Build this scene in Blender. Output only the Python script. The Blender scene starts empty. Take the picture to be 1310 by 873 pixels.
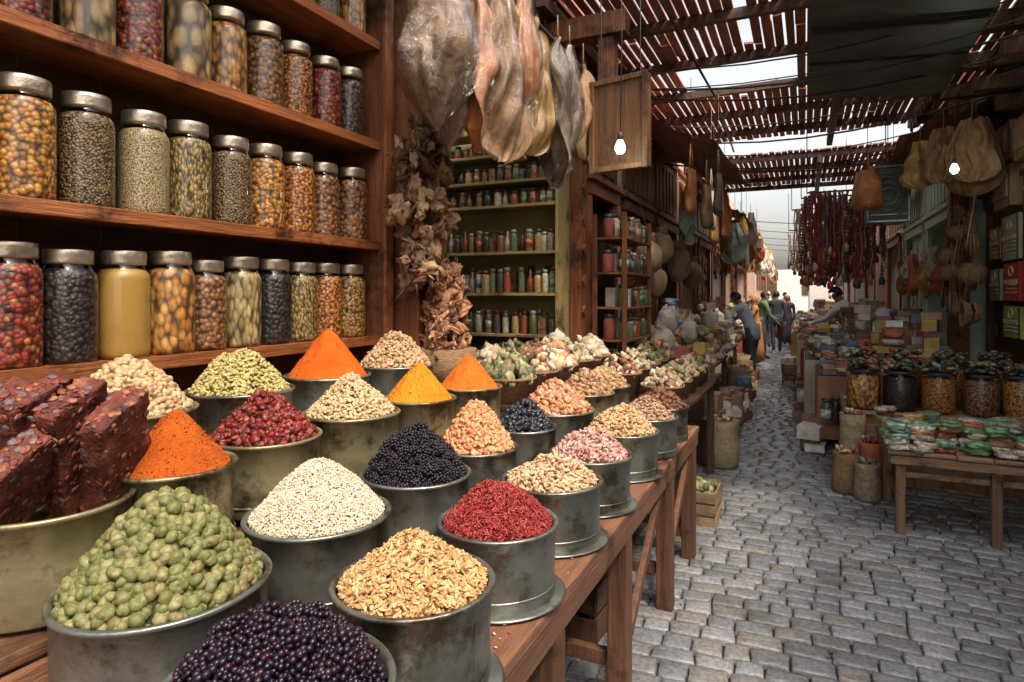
import bpy, bmesh, math, random
import numpy as np
from mathutils import Vector, Matrix, Euler, noise
R=random.Random(11)
NR=np.random.RandomState(5)
rad=math.radians
scene=bpy.context.scene
# ---------------------------------------------------------------- materials
def newmat(name,col=(.5,.5,.5),rough=.6,metal=0.,coat=0.,spec=.5):
    m=bpy.data.materials.new(name); m.use_nodes=True
    nt=m.node_tree; b=nt.nodes['Principled BSDF']
    b.inputs['Base Color'].default_value=(*col,1)
    b.inputs['Roughness'].default_value=rough
    b.inputs['Metallic'].default_value=metal
    b.inputs['Coat Weight'].default_value=coat
    b.inputs['Coat Roughness'].default_value=.06
    b.inputs['Specular IOR Level'].default_value=spec
    return m,nt,b
def ramp(nt,cols,lo=0.,hi=1.,const=False):
    r=nt.nodes.new('ShaderNodeValToRGB'); e=r.color_ramp.elements
    n=len(cols)
    while len(e)<n: e.new(.5)
    for i,c in enumerate(cols):
        e[i].position=lo+(hi-lo)*i/max(1,(n if const else n-1)); e[i].color=(*c,1)
    if const: r.color_ramp.interpolation='CONSTANT'
    return r
def coords(nt,stretch=(1,1,1)):
    t=nt.nodes.new('ShaderNodeTexCoord'); mp=nt.nodes.new('ShaderNodeMapping')
    mp.inputs['Scale'].default_value=stretch
    nt.links.new(t.outputs['Object'],mp.inputs['Vector']); return mp.outputs[0]
def noisen(nt,vec,scale,detail=5,rough=.6):
    n=nt.nodes.new('ShaderNodeTexNoise'); n.inputs['Scale'].default_value=scale
    n.inputs['Detail'].default_value=detail; n.inputs['Roughness'].default_value=rough
    nt.links.new(vec,n.inputs['Vector']); return n.outputs['Fac']
def bumpn(nt,b,h,strength,dist=.01):
    bp=nt.nodes.new('ShaderNodeBump'); bp.inputs['Strength'].default_value=strength
    bp.inputs['Distance'].default_value=dist
    nt.links.new(h,bp.inputs['Height']); nt.links.new(bp.outputs[0],b.inputs['Normal'])
def mixc(nt,a,b_,fac,mode='MIX'):
    m=nt.nodes.new('ShaderNodeMix'); m.data_type='RGBA'; m.blend_type=mode
    for s,v in ((m.inputs[0],fac),(m.inputs[6],a),(m.inputs[7],b_)):
        if hasattr(v,'links'): nt.links.new(v,s)
        elif isinstance(v,tuple): s.default_value=(*v,1)
        else: s.default_value=v
    return m.outputs[2]
def islandval(nt,lo,hi):
    g=nt.nodes.new('ShaderNodeNewGeometry'); r=ramp(nt,[(lo,)*3,(hi,)*3])
    nt.links.new(g.outputs['Random Per Island'],r.inputs[0]); return r.outputs[0]
def M_noise(name,c1,c2,scale=6,rough=.65,bump=.3,bscale=50,metal=0.,coat=0.,stretch=(1,1,1),isl=None,spec=.4,rv=.15,dirt=None):
    m,nt,b=newmat(name,c1,rough,metal,coat,spec)
    v=coords(nt,stretch); n=noisen(nt,v,scale,7)
    r=ramp(nt,[c1,c2],.32,.68); nt.links.new(n,r.inputs[0]); out=r.outputs[0]
    v0=coords(nt)
    if dirt:
        n3=noisen(nt,v0,dirt[1],8,.7); r3=ramp(nt,[(0,0,0),(1,1,1)],dirt[2],dirt[2]+.12)
        nt.links.new(n3,r3.inputs[0]); out=mixc(nt,out,dirt[0],r3.outputs[0])
    if isl: out=mixc(nt,out,islandval(nt,*isl),1.,'MULTIPLY')
    nt.links.new(out,b.inputs['Base Color'])
    n2=noisen(nt,v,bscale,4); bumpn(nt,b,n2,bump)
    rr=nt.nodes.new('ShaderNodeMapRange'); rr.inputs[3].default_value=max(.02,rough-rv); rr.inputs[4].default_value=min(1,rough+rv)
    nt.links.new(n,rr.inputs[0]); nt.links.new(rr.outputs[0],b.inputs['Roughness'])
    return m
def M_wood(name,c1,c2,axis='y',rough=.5,isl=(.6,1.15),bump=.6):
    st={'x':(1,14,14),'y':(14,1,14),'z':(14,14,1)}[axis]
    return M_noise(name,c1,c2,2.2,rough,bump,9,stretch=st,isl=isl,dirt=((c1[0]*.25,c1[1]*.25,c1[2]*.25),3.5,.54))
def M_island(name,cols,rough=.6,coat=0.,metal=0.,bump=.3,bscale=150,var=.35,const=True,spec=.4,dirt=None):
    m,nt,b=newmat(name,cols[0],rough,metal,coat,spec)
    g=nt.nodes.new('ShaderNodeNewGeometry'); r=ramp(nt,cols,const=const)
    nt.links.new(g.outputs['Random Per Island'],r.inputs[0])
    v=coords(nt); n=noisen(nt,v,bscale*.5,4)
    rr=ramp(nt,[(1-var,)*3,(1+var,)*3],.3,.7); nt.links.new(n,rr.inputs[0])
    out=mixc(nt,r.outputs[0],rr.outputs[0],1.,'MULTIPLY')
    if dirt:
        n3=noisen(nt,v,dirt[1],6,.65); r3=ramp(nt,[(0,0,0),(1,1,1)],dirt[2],dirt[2]+.2)
        nt.links.new(n3,r3.inputs[0]); out=mixc(nt,out,dirt[0],r3.outputs[0])
    nt.links.new(out,b.inputs['Base Color'])
    bumpn(nt,b,noisen(nt,v,bscale,3),bump,.004)
    return m
def M_grain(name,cols,scale=80,rough=.5,coat=0.,bump=.8,stretch=(1,1,1),gain=.95):
    cols=[tuple(min(.9,c*gain) for c in q) for q in cols]
    m,nt,b=newmat(name,cols[0],rough,0,coat)
    v=coords(nt,stretch)
    vo=nt.nodes.new('ShaderNodeTexVoronoi'); vo.inputs['Scale'].default_value=scale; nt.links.new(v,vo.inputs['Vector'])
    sp=nt.nodes.new('ShaderNodeSeparateColor'); nt.links.new(vo.outputs['Color'],sp.inputs[0])
    r=ramp(nt,cols,.1,.9); nt.links.new(sp.outputs[0],r.inputs[0])
    d=ramp(nt,[(1.1,)*3,(.9,)*3,(.18,)*3],.1,.72); nt.links.new(vo.outputs['Distance'],d.inputs[0])  # darkens gaps between grains: crevice shade put into the colour
    o=mixc(nt,r.outputs[0],d.outputs[0],1.,'MULTIPLY')
    n=noisen(nt,v,scale*.9,4,.7); rr=ramp(nt,[(.6,)*3,(1.25,)*3],.35,.65); nt.links.new(n,rr.inputs[0])
    nt.links.new(mixc(nt,o,rr.outputs[0],1.,'MULTIPLY'),b.inputs['Base Color'])
    iv=nt.nodes.new('ShaderNodeMath'); iv.operation='SUBTRACT'; iv.inputs[0].default_value=1; nt.links.new(vo.outputs['Distance'],iv.inputs[1])
    bumpn(nt,b,iv.outputs[0],bump,.006)
    return m
def M_shell(name,tint=(.96,.97,.95),base=.025,crinkle=0,cs=25,top=.75):
    m=bpy.data.materials.new(name); m.use_nodes=True; nt=m.node_tree; nt.nodes.clear()
    o=nt.nodes.new('ShaderNodeOutputMaterial'); t=nt.nodes.new('ShaderNodeBsdfTransparent'); g=nt.nodes.new('ShaderNodeBsdfGlossy')
    t.inputs[0].default_value=(*tint,1); g.inputs['Roughness'].default_value=.06
    f=nt.nodes.new('ShaderNodeLayerWeight'); f.inputs[0].default_value=.5
    p=nt.nodes.new('ShaderNodeMath'); p.operation='POWER'; p.inputs[1].default_value=4.; nt.links.new(f.outputs['Facing'],p.inputs[0])
    a=nt.nodes.new('ShaderNodeMath'); a.operation='MULTIPLY_ADD'; a.inputs[1].default_value=top; a.inputs[2].default_value=base; nt.links.new(p.outputs[0],a.inputs[0])
    mx=nt.nodes.new('ShaderNodeMixShader'); nt.links.new(a.outputs[0],mx.inputs[0]); nt.links.new(t.outputs[0],mx.inputs[1]); nt.links.new(g.outputs[0],mx.inputs[2])
    nt.links.new(mx.outputs[0],o.inputs[0])
    if crinkle:
        bp=nt.nodes.new('ShaderNodeBump'); bp.inputs['Strength'].default_value=crinkle; bp.inputs['Distance'].default_value=.02
        nt.links.new(noisen(nt,coords(nt),cs,6,.7),bp.inputs['Height'])
        nt.links.new(bp.outputs[0],g.inputs['Normal']); nt.links.new(bp.outputs[0],f.inputs['Normal'])
    return m
def M_brick(name,c1,c2,mort,sc=6):
    m,nt,b=newmat(name,c1,.85)
    t=nt.nodes.new('ShaderNodeTexCoord'); s=nt.nodes.new('ShaderNodeSeparateXYZ'); c=nt.nodes.new('ShaderNodeCombineXYZ')
    nt.links.new(t.outputs['Object'],s.inputs[0]); ad=nt.nodes.new('ShaderNodeMath'); nt.links.new(s.outputs[0],ad.inputs[0]); nt.links.new(s.outputs[1],ad.inputs[1])
    nt.links.new(ad.outputs[0],c.inputs[0]); nt.links.new(s.outputs[2],c.inputs[1])
    br=nt.nodes.new('ShaderNodeTexBrick'); br.inputs['Scale'].default_value=sc
    br.inputs['Color1'].default_value=(*c1,1); br.inputs['Color2'].default_value=(*c2,1); br.inputs['Mortar'].default_value=(*mort,1)
    nt.links.new(c.outputs[0],br.inputs[0])
    n=noisen(nt,coords(nt),5,6); rr=ramp(nt,[(.6,)*3,(1.1,)*3],.3,.7); nt.links.new(n,rr.inputs[0])
    nt.links.new(mixc(nt,br.outputs[0],rr.outputs[0],1.,'MULTIPLY'),b.inputs['Base Color'])
    iv=nt.nodes.new('ShaderNodeMath'); iv.operation='SUBTRACT'; iv.inputs[0].default_value=1; nt.links.new(br.outputs['Fac'],iv.inputs[1])
    bumpn(nt,b,iv.outputs[0],.6,.01); return m

W_red=M_wood('redwood_y',(.22,.066,.022),(.46,.16,.055),'y',.40)
W_redz=M_wood('redwood_z',(.17,.055,.022),(.36,.125,.046),'z',.45)
W_redx=M_wood('redwood_x',(.17,.06,.026),(.32,.12,.05),'x',.5)
W_bench=M_wood('bench_wood',(.10,.045,.026),(.27,.13,.072),'y',.45)
W_benchz=M_wood('bench_leg_wood',(.09,.042,.026),(.22,.10,.055),'z',.6)
W_dark=M_wood('dark_wood_z',(.065,.032,.018),(.17,.08,.042),'z',.55)
W_darky=M_wood('dark_wood_y',(.06,.03,.018),(.16,.075,.042),'y',.55)
W_pale=M_wood('pale_wood',(.24,.15,.09),(.38,.26,.155),'x',.7)
W_palez=M_wood('pale_wood_z',(.30,.17,.09),(.46,.30,.16),'z',.7)
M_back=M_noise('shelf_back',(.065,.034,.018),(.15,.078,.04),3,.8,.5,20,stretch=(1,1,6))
M_tin=M_noise('galvanised_metal',(.14,.15,.135),(.33,.345,.315),6,.34,.4,12,metal=.75,dirt=((.09,.065,.04),7,.49),rv=.16)
M_brass=M_noise('aged_yellow_metal',(.22,.185,.10),(.42,.37,.22),6,.40,.4,12,metal=.6,dirt=((.08,.055,.03),6,.49),rv=.14)
M_lid=M_noise('zinc_lid',(.40,.33,.24),(.60,.52,.41),20,.34,.2,60,metal=.85,rv=.1)
M_glass=M_shell('jar_glass')
M_plast=M_shell('clear_plastic',(.93,.91,.87),.07,1.0,14,.8)
M_soil=M_noise('dirt',(.035,.03,.026),(.08,.07,.06),3,.85,.6,40)
M_blk=M_noise('black_metal',(.02,.02,.02),(.05,.045,.04),10,.5,.2,60)
M_greenwall=M_noise('ochre_green_plaster',(.28,.25,.11),(.45,.39,.18),3,.8,.3,40)
M_plaster=M_noise('pink_plaster',(.48,.31,.22),(.66,.48,.37),2,.9,.4,30)
M_pale=M_noise('pale_plaster',(.68,.62,.55),(.84,.80,.74),2,.9,.3,30)
M_teal=M_noise('teal_paint',(.32,.44,.39),(.52,.62,.55),4,.55,.3,25,dirt=((.18,.17,.12),4,.6))
M_dteal=M_noise('dark_teal_paint',(.06,.10,.085),(.12,.17,.145),4,.6,.3,25)
M_brickw=M_brick('whitewashed_brick',(.62,.52,.47),(.5,.38,.33),(.35,.28,.25),7)
M_mix=M_island('mixed_jars',[(.22,.09,.04),(.08,.085,.03),(.34,.23,.09),(.04,.025,.02),(.26,.06,.03),(.10,.14,.06),(.44,.38,.26),(.18,.11,.05),(.06,.05,.04),(.30,.27,.19)],.4,.7,bscale=120,bump=.6,var=.5)
M_lids=M_island('mixed_lids',[(.4,.38,.34),(.05,.05,.05),(.35,.28,.12),(.25,.05,.03),(.45,.45,.43),(.08,.12,.1)],.35,0,.3)
M_pack=M_island('mixed_packets',[(.36,.09,.05),(.52,.47,.37),(.11,.24,.10),(.42,.28,.10),(.10,.13,.18),(.58,.55,.50),(.20,.09,.05),(.16,.30,.18),(.35,.30,.22),(.28,.20,.12)],.28,.6,bscale=70,bump=1.,var=.75)
M_box=M_island('mixed_boxes',[(.48,.36,.24),(.62,.58,.52),(.28,.11,.13),(.42,.14,.08),(.14,.18,.28),(.6,.55,.46),(.34,.22,.13),(.75,.71,.65),(.2,.13,.09),(.5,.36,.1)],.6,0,bscale=18,bump=.2,var=.3)
M_goods=M_island('mixed_goods',[(.38,.19,.09),(.54,.41,.25),(.22,.1,.06),(.64,.56,.44),(.28,.07,.05),(.12,.08,.06),(.46,.29,.14)],.7,0,bscale=40,bump=.5,var=.4)
# ---------------------------------------------------------------- mesh builder
class MB:
    def __init__(s): s.v=[];s.f=[];s.m=[];s.s=[]
    def add(s,vs,fs,mi=0,sm=False):
        o=len(s.v); s.v+= [tuple(p) for p in vs]
        for f in fs: s.f.append(tuple(i+o for i in f)); s.m.append(mi); s.s.append(sm)
    def box(s,c,d,mi=0,rot=None,taper=1.):
        x,y,z=d[0]/2,d[1]/2,d[2]/2; vs=[]
        for sz in(-1,1):
            t=taper if sz>0 else 1.
            for a,b in((-1,-1),(1,-1),(1,1),(-1,1)):
                p=Vector((a*x*t,b*y*t,sz*z))
                if rot: p=(rot if isinstance(rot,Matrix) else Euler(rot).to_matrix())@p
                vs.append(p+Vector(c))
        s.add(vs,[(3,2,1,0),(4,5,6,7),(0,1,5,4),(1,2,6,5),(2,3,7,6),(3,0,4,7)],mi)
    def bb(s,x0,x1,y0,y1,z0,z1,mi=0): s.box(((x0+x1)/2,(y0+y1)/2,(z0+z1)/2),(abs(x1-x0),abs(y1-y0),abs(z1-z0)),mi)
    def lathe(s,prof,c=(0,0,0),seg=24,mi=0,mat=None,sm=True,sx=1,sy=1,wob=0):
        vs=[];fs=[];n=len(prof)
        for r,z in prof:
            for k in range(seg):
                a=2*math.pi*k/seg; w=1+wob*noise.noise(Vector((math.cos(a)*1.2+c[0]*5,math.sin(a)*1.2+c[1]*5,z*8)))
                p=Vector((r*w*sx*math.cos(a),r*w*sy*math.sin(a),z))
                if mat: p=mat@p
                vs.append(p+Vector(c))
        for i in range(n-1):
            for k in range(seg):
                k2=(k+1)%seg; fs.append((i*seg+k,i*seg+k2,(i+1)*seg+k2,(i+1)*seg+k))
        if prof[0][0]>1e-4: fs.append(tuple(range(seg))[::-1])
        if prof[-1][0]>1e-4: fs.append(tuple((n-1)*seg+k for k in range(seg)))
        s.add(vs,fs,mi,sm)
    def tube(s,pts,r,seg=8,mi=0,r2=None):
        pts=[Vector(p) for p in pts]; vs=[];fs=[];n=len(pts)
        for i,p in enumerate(pts):
            t=(pts[min(i+1,n-1)]-pts[max(i-1,0)]).normalized()
            up=Vector((0,0,1)) if abs(t.z)<.9 else Vector((1,0,0))
            a=t.cross(up).normalized(); b=t.cross(a)
            rr=r if r2 is None else r+(r2-r)*i/max(1,n-1)
            for k in range(seg):
                an=2*math.pi*k/seg; vs.append(p+a*math.cos(an)*rr+b*math.sin(an)*rr)
        for i in range(n-1):
            for k in range(seg):
                k2=(k+1)%seg; fs.append((i*seg+k,i*seg+k2,(i+1)*seg+k2,(i+1)*seg+k))
        fs.append(tuple(range(seg))[::-1]); fs.append(tuple((n-1)*seg+k for k in range(seg)))
        s.add(vs,fs,mi,True)
    def blob(s,c,d,mi=0,rot=(0,0,0),amp=.12,fr=8,sub=1,sq=0):
        V,F=ICO[sub]; M=Euler(rot).to_matrix(); vs=[]
        for p in V:
            q=Vector(p); 
            if sq: q=q/((abs(q.x)**sq+abs(q.y)**sq+abs(q.z)**sq)**(1/sq))
            q*=1+amp*noise.noise(q*1.7+Vector(c)*fr)
            q=Vector((q.x*d[0]/2,q.y*d[1]/2,q.z*d[2]/2)); vs.append(M@q+Vector(c))
        s.add(vs,[tuple(f) for f in F],mi,True)
    def mesh(s,name,mats):
        me=bpy.data.meshes.new(name); me.from_pydata(s.v,[],s.f)
        for m in mats: me.materials.append(m)
        me.polygons.foreach_set('material_index',s.m); me.polygons.foreach_set('use_smooth',s.s); me.update(); return me
    def obj(s,name,mats,bevel=0,parent=None):
        o=bpy.data.objects.new(name,s.mesh(name,mats)); scene.collection.objects.link(o)
        if bevel:
            b=o.modifiers.new('bev','BEVEL'); b.width=bevel; b.segments=2; b.limit_method='ANGLE'; b.angle_limit=rad(50)
        return o
def ico(sub):
    bm=bmesh.new(); bmesh.ops.create_icosphere(bm,subdivisions=sub+1,radius=1)
    V=[tuple(v.co) for v in bm.verts]; F=[[v.index for v in f.verts] for f in bm.faces]; bm.free(); return V,F
ICO=[ico(0),ico(1),ico(2)]
def empty(name,loc):
    e=bpy.data.objects.new(name,None); e.location=loc; e.empty_display_size=.1; scene.collection.objects.link(e)
    return e
def par(o,e):
    o.parent=e; o.matrix_parent_inverse=Matrix.Translation(e.location).inverted()
# ---------------------------------------------------------------- numpy scatter
def rand_rot(n):
    q=NR.normal(size=(n,4)); q/=np.linalg.norm(q,axis=1)[:,None]; w,x,y,z=q.T
    return np.stack([1-2*(y*y+z*z),2*(x*y-z*w),2*(x*z+y*w),2*(x*y+z*w),1-2*(x*x+z*z),2*(y*z-x*w),2*(x*z-y*w),2*(y*z+x*w),1-2*(x*x+y*y)],1).reshape(n,3,3)
def align_rot(N,jit):
    n=len(N); N=N+NR.normal(size=N.shape)*jit; N/=np.linalg.norm(N,axis=1)[:,None]
    T=NR.normal(size=(n,3)); T-=N*(T*N).sum(1)[:,None]; T/=np.linalg.norm(T,axis=1)[:,None]
    B=np.cross(N,T); return np.stack([T,B,N],2)
def scatter(name,proto,P,Rm,S,mat,parent=None):
    V,F=proto; V=np.array(V); F=np.array(F); n=len(P); nv=len(V); k=F.shape[1]
    if S.ndim==1: S=S[:,None].repeat(3,1)
    out=np.einsum('nij,nvj->nvi',Rm,V[None]*S[:,None,:])+P[:,None,:]
    me=bpy.data.meshes.new(name); me.vertices.add(n*nv); me.vertices.foreach_set('co',out.reshape(-1).astype(np.float32))
    idx=(F[None]+np.arange(n)[:,None,None]*nv).reshape(-1); nf=n*len(F)
    me.loops.add(nf*k); me.loops.foreach_set('vertex_index',idx.astype(np.int32))
    me.polygons.add(nf); me.polygons.foreach_set('loop_start',(np.arange(nf)*k).astype(np.int32))
    me.polygons.foreach_set('loop_total',np.full(nf,k,np.int32)); me.polygons.foreach_set('use_smooth',np.ones(nf,bool))
    me.materials.append(mat); me.update(calc_edges=True); me.validate()
    o=bpy.data.objects.new(name,me); scene.collection.objects.link(o)
    if parent: par(o,parent)
    return o
def P_(kind):
    V0,F0=ICO[1]; V=np.array(V0)
    if kind=='small': return ICO[0]
    if kind=='ball':
        V,F=np.array(ICO[2][0]),ICO[2][1]; V=V.copy(); V[:,2]*=.84; V[:,0]*=1.08
        g=np.exp(-(V[:,0]/.20)**2)*(V[:,2]>0)*.20; V=V*(1-g)[:,None]
        n=np.array([noise.noise(Vector(p)*1.8) for p in V]); V=V*(1+.12*n)[:,None]; return V,F
    if kind=='bean':
        V=V*np.array([1,.6,.52]); V[:,1]+=.38*V[:,0]**2; return V,F0
    if kind=='flake':
        V=V*np.array([1,.62,.2]); V[:,2]+=.3*V[:,0]**2-.2*V[:,1]**2; return V,F0
    if kind=='seed': return V*np.array([1,.6,.42]),F0
    if kind=='raisin':
        V,F=np.array(ICO[2][0]),ICO[2][1]
        n=np.array([noise.noise(Vector(p)*2.4)+.6*abs(noise.noise(Vector(p)*4.5)) for p in V]); return V*(1+.55*n)[:,None]*np.array([1,.75,.6]),F
    if kind=='nugget':
        n=np.array([noise.noise(Vector(p)*1.6+Vector((3,1,2))) for p in V0]); return V*(1+.7*n)[:,None]*np.array([1,.8,.7]),F0
    if kind=='stick': return V*np.array([1,.22,.2])+np.stack([V[:,0]*0,.25*V[:,0]**2,V[:,0]*0],1),F0
    if kind=='berry':
        vs=[];fs=[];v1=np.array(ICO[1][0]); k=0
        N=24
        for i in range(N):
            y=1-2*(i+.5)/N; a=i*2.39996; rr=math.sqrt(1-y*y)
            c=np.array([math.cos(a)*rr*.66,math.sin(a)*rr*.66,y*.98])*(1+.07*math.sin(i*3.7)); v=v1*(.27+.03*math.sin(i*2.1))+c
            vs.append(v); fs+= [[q+k for q in f] for f in ICO[1][1]]; k+=len(v1)
        return np.concatenate(vs),fs
def heapz(t,H,shape):
    if shape=='cone': 
        s=np.sqrt(t*t+.012); return H*(1-(s-.0)**1.05)
    if shape=='mound': return H*(1-np.sqrt(t*t+.02)**1.35)
    return H*(1-t**2.1)
TUBP=lambda r,h:[(r*.97,0),(r*.985,.004),(r*.985,h*.5),(r,h-.012),(r+.006,h-.009),(r+.008,h-.003),(r+.005,h+.001),(r-.004,h),(r-.007,h-.01),(r-.008,h-.06),(0,h-.065)]
def tub(name,x,y,rim,r,H,kind,cols,size,dens=1.,shape='mound',metal='tin',h=.19,aspect=1.,rough=.55,coat=0.,layers=2,var=.35,plate=False,jit=.35,const=False,lump=1.):
    e=empty(name,(x,y,rim-h))
    mb=MB(); mb.lathe(TUBP(r,h),(x,y,rim-h),56,0,wob=.025)
    mb.lathe([(r*.99,.028),(r*.985+.004,.031),(r*.99,.034)],(x,y,rim-h),56,0,wob=.025)
    mb.box((x+r*.96,y-.1*r,rim-h*.5),(.006,.02,h*.86),0)
    if plate: mb.lathe([(0,-.006),(r+.02,-.006),(r+.028,-.001),(r+.02,.002),(0,.002)],(x,y,rim-h),40,0)
    par(mb.obj('tub',[M_tin if metal=='tin' else M_brass]),e)
    seed=Vector((x*7,y*5,3))
    def lowf(px,py,t): return lump*(.030*noise.noise(Vector((px,py,0))*9+seed)*(1-t*t)+.014*noise.noise(Vector((px,py,1))*22+seed)*(1-t**3))
    nr=28 if kind!='powder' else 60; ns=48 if kind!='powder' else 110; R0=r-.01; core=MB(); vs=[(x,y,rim+float(heapz(np.array(0.),H,shape))-.006+(lowf(x,y,0) if kind!='powder' else 0)-(size*.45 if kind!='powder' else 0))];fs=[]
    for i in range(1,nr+1):
        t=i/nr
        for k in range(ns):
            a=2*math.pi*k/ns; zz=float(heapz(np.array(t),H,shape))
            px,py=x+R0*t*math.cos(a),y+R0*t*math.sin(a)
            if kind=='powder':
                d=.007*noise.noise(Vector((px,py,0))*20+seed)+.003*noise.noise(Vector((px,py,0))*80+seed)+.004*math.sin(a*9+5*noise.noise(Vector((math.cos(a),math.sin(a),t))*2))*t*(1-t)*2
            else: d=lowf(px,py,t)-size*.45
            vs.append((px,py,rim-.004+zz+d))
    for k in range(ns): fs.append((0,1+k,1+(k+1)%ns))
    for i in range(nr-1):
        for k in range(ns):
            k2=(k+1)%ns; fs.append((1+i*ns+k,1+(i+1)*ns+k,1+(i+1)*ns+k2,1+i*ns+k2))
    core.add(vs,fs,0,True)
    if kind=='powder':
        m=M_noise(name+'_powder',cols[0],cols[1],14,.95,.9,300,spec=.1,rv=.02)
        par(core.obj('powder_heap',[m]),e)
        n=500; t=np.sqrt(NR.uniform(0,1,n))*.97; a=NR.uniform(0,6.28,n); z=heapz(t,H,shape)
        P=np.stack([x+R0*t*np.cos(a),y+R0*t*np.sin(a),rim+z-.003],1)
        scatter('powder_clumps',ICO[0],P,rand_rot(n),NR.uniform(.001,.0032,n),m,e); return e
    dk=tuple(c*.18 for c in cols[0]); m=M_noise(name+'_core',dk,tuple(c*.28 for c in cols[0]),60,.9,.5,200)  # core is a darkened grain colour, painting shade into the gaps
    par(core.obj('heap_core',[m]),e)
    sp=size*(.80 if kind in('ball','berry') else .62)
    n=int(min(6500,dens*math.pi*r*math.sqrt(r*r+H*H)/(sp*sp*aspect**.7)))
    i=np.arange(n)+.5; t=np.sqrt(i/n); a=i*2.399963
    P=[];N=[]
    for L in range(layers):
        tt=np.clip(t+NR.normal(size=n)*.28*size/r,0,.985); aa=a+L*1.3+NR.normal(size=n)*.28*size/r/np.maximum(tt,.1)
        rr=tt*(r-.008-size*.35); z=heapz(tt,H,shape)
        e1=.01; sl=(heapz(np.clip(tt+e1,0,1),H,shape)-heapz(np.clip(tt-e1,0,1),H,shape))/(2*e1*r)
        lumps=np.array([lowf(x+rr[q]*math.cos(aa[q]),y+rr[q]*math.sin(aa[q]),tt[q]) for q in range(n)])
        P.append(np.stack([x+rr*np.cos(aa),y+rr*np.sin(aa),rim+z-L*size*.55+lumps+NR.uniform(-.25,.3,n)*size],1))
        nn=np.stack([-sl*np.cos(aa),-sl*np.sin(aa),np.ones(n)],1); N.append(nn/np.linalg.norm(nn,axis=1)[:,None])
    P=np.concatenate(P);N=np.concatenate(N)
    Rm=align_rot(N,jit) if kind in('flake','seed','bean','stick') else rand_rot(len(P))
    S=np.stack([NR.uniform(.75,1.25,len(P))*size/2*aspect,NR.uniform(.8,1.2,len(P))*size/2,NR.uniform(.8,1.2,len(P))*size/2],1) if kind not in('berry','ball') else (NR.uniform(.82,1.15,len(P))*size/2)
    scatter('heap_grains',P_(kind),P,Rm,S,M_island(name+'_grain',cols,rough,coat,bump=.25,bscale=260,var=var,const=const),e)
    return e

# ---------------------------------------------------------------- near display
A=.98;B=1.05;C=1.2;D=1.29
tub('tub_of_blackberries',-.74,.72,1.0,.175,.085,'berry',[(.008,.005,.013),(.014,.006,.016),(.010,.006,.018),(.016,.007,.015),(.008,.005,.012),(.035,.008,.018)],.040,1.25,'dome',rough=.32,coat=.15,plate=True,h=.21,var=.2)
tub('tub_of_oat_flakes',-.75,1.11,1.0,.165,.10,'flake',[(.46,.25,.09),(.57,.35,.15),(.64,.44,.23),(.38,.18,.06),(.6,.38,.17)],.0135,1.5,'mound',aspect=1.3,plate=True,h=.21,jit=.6)
tub('tub_of_dried_red_berries',-.77,1.55,A,.16,.11,'stick',[(.26,.012,.018),(.36,.03,.03),(.14,.010,.013),(.44,.10,.06),(.30,.015,.028)],.016,3.2,'mound',aspect=1.2,jit=.9,plate=True)
tub('tub_of_pistachios',-.78,1.98,A,.165,.08,'seed',[(.50,.33,.18),(.58,.42,.27),(.38,.2,.1)],.021,1.1,'mound',plate=True,aspect=1.1,jit=.6)
tub('tub_of_pink_beans',-.77,2.36,A,.16,.10,'bean',[(.44,.22,.18),(.55,.35,.30),(.34,.13,.10)],.024,1.1,'mound',plate=True,rough=.35,jit=.7)
tub('tub_of_peanuts',-.77,2.84,A,.165,.12,'bean',[(.48,.30,.14),(.57,.39,.21),(.37,.18,.07)],.024,1.1,'mound',plate=True,jit=.7)
tub('tub_of_brown_lentils',-.74,3.22,A,.15,.10,'seed',[(.3,.18,.1),(.42,.28,.18),(.2,.1,.06)],.022,1.1,'mound',jit=.7)
tub('tub_of_dried_dates',-.76,3.62,A-.01,.16,.09,'raisin',[(.12,.045,.025),(.2,.08,.04),(.07,.028,.02)],.032,1,'mound',rough=.35)
tub('tub_of_green_olives',-1.12,.81,B,.185,.175,'ball',[(.095,.105,.03),(.16,.165,.055),(.12,.125,.04),(.23,.21,.09),(.15,.12,.045)],.0245,1.25,'mound',rough=.5,h=.24,var=.3,lump=.55)
tub('tub_of_sesame_seeds',-1.12,1.23,B,.175,.14,'seed',[(.56,.47,.34),(.66,.58,.46),(.43,.34,.22)],.0078,1.1,'mound',aspect=1.3,layers=2,jit=.7,lump=.6)
tub('tub_of_black_raisins',-1.10,1.64,B,.165,.15,'berry',[(.008,.007,.010),(.016,.011,.018),(.012,.010,.014)],.034,1.15,'mound',rough=.4,h=.24)
tub('tub_of_dried_apricot_pieces',-1.09,2.02,B,.145,.17,'nugget',[(.56,.24,.10),(.66,.35,.18),(.44,.14,.06)],.023,1.1,'mound',rough=.5)
tub('tub_of_black_olives',-1.12,2.5,B-.02,.145,.11,'raisin',[(.012,.012,.018),(.03,.028,.035)],.026,1,'mound',rough=.28,coat=.2)
tub('tub_of_orange_peel_chips',-1.14,2.95,B-.02,.19,.14,'nugget',[(.48,.18,.08),(.6,.32,.17),(.34,.11,.05),(.6,.42,.28)],.034,1,'mound')
tub('tub_of_mixed_nuts',-1.14,3.42,B,.16,.13,'nugget',[(.35,.2,.1),(.25,.12,.06),(.5,.34,.2)],.03,1,'mound',metal='brass')
tub('tub_of_dried_figs',-1.16,3.86,B-.02,.16,.12,'nugget',[(.42,.28,.13),(.3,.16,.07),(.5,.36,.2)],.034,1,'mound')
tub('tub_of_orange_spice_powder',-1.36,1.01,C,.13,.145,'powder',[(.46,.085,.013),(.58,.13,.02)],.01,1,'cone',metal='brass',h=.2)
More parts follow.
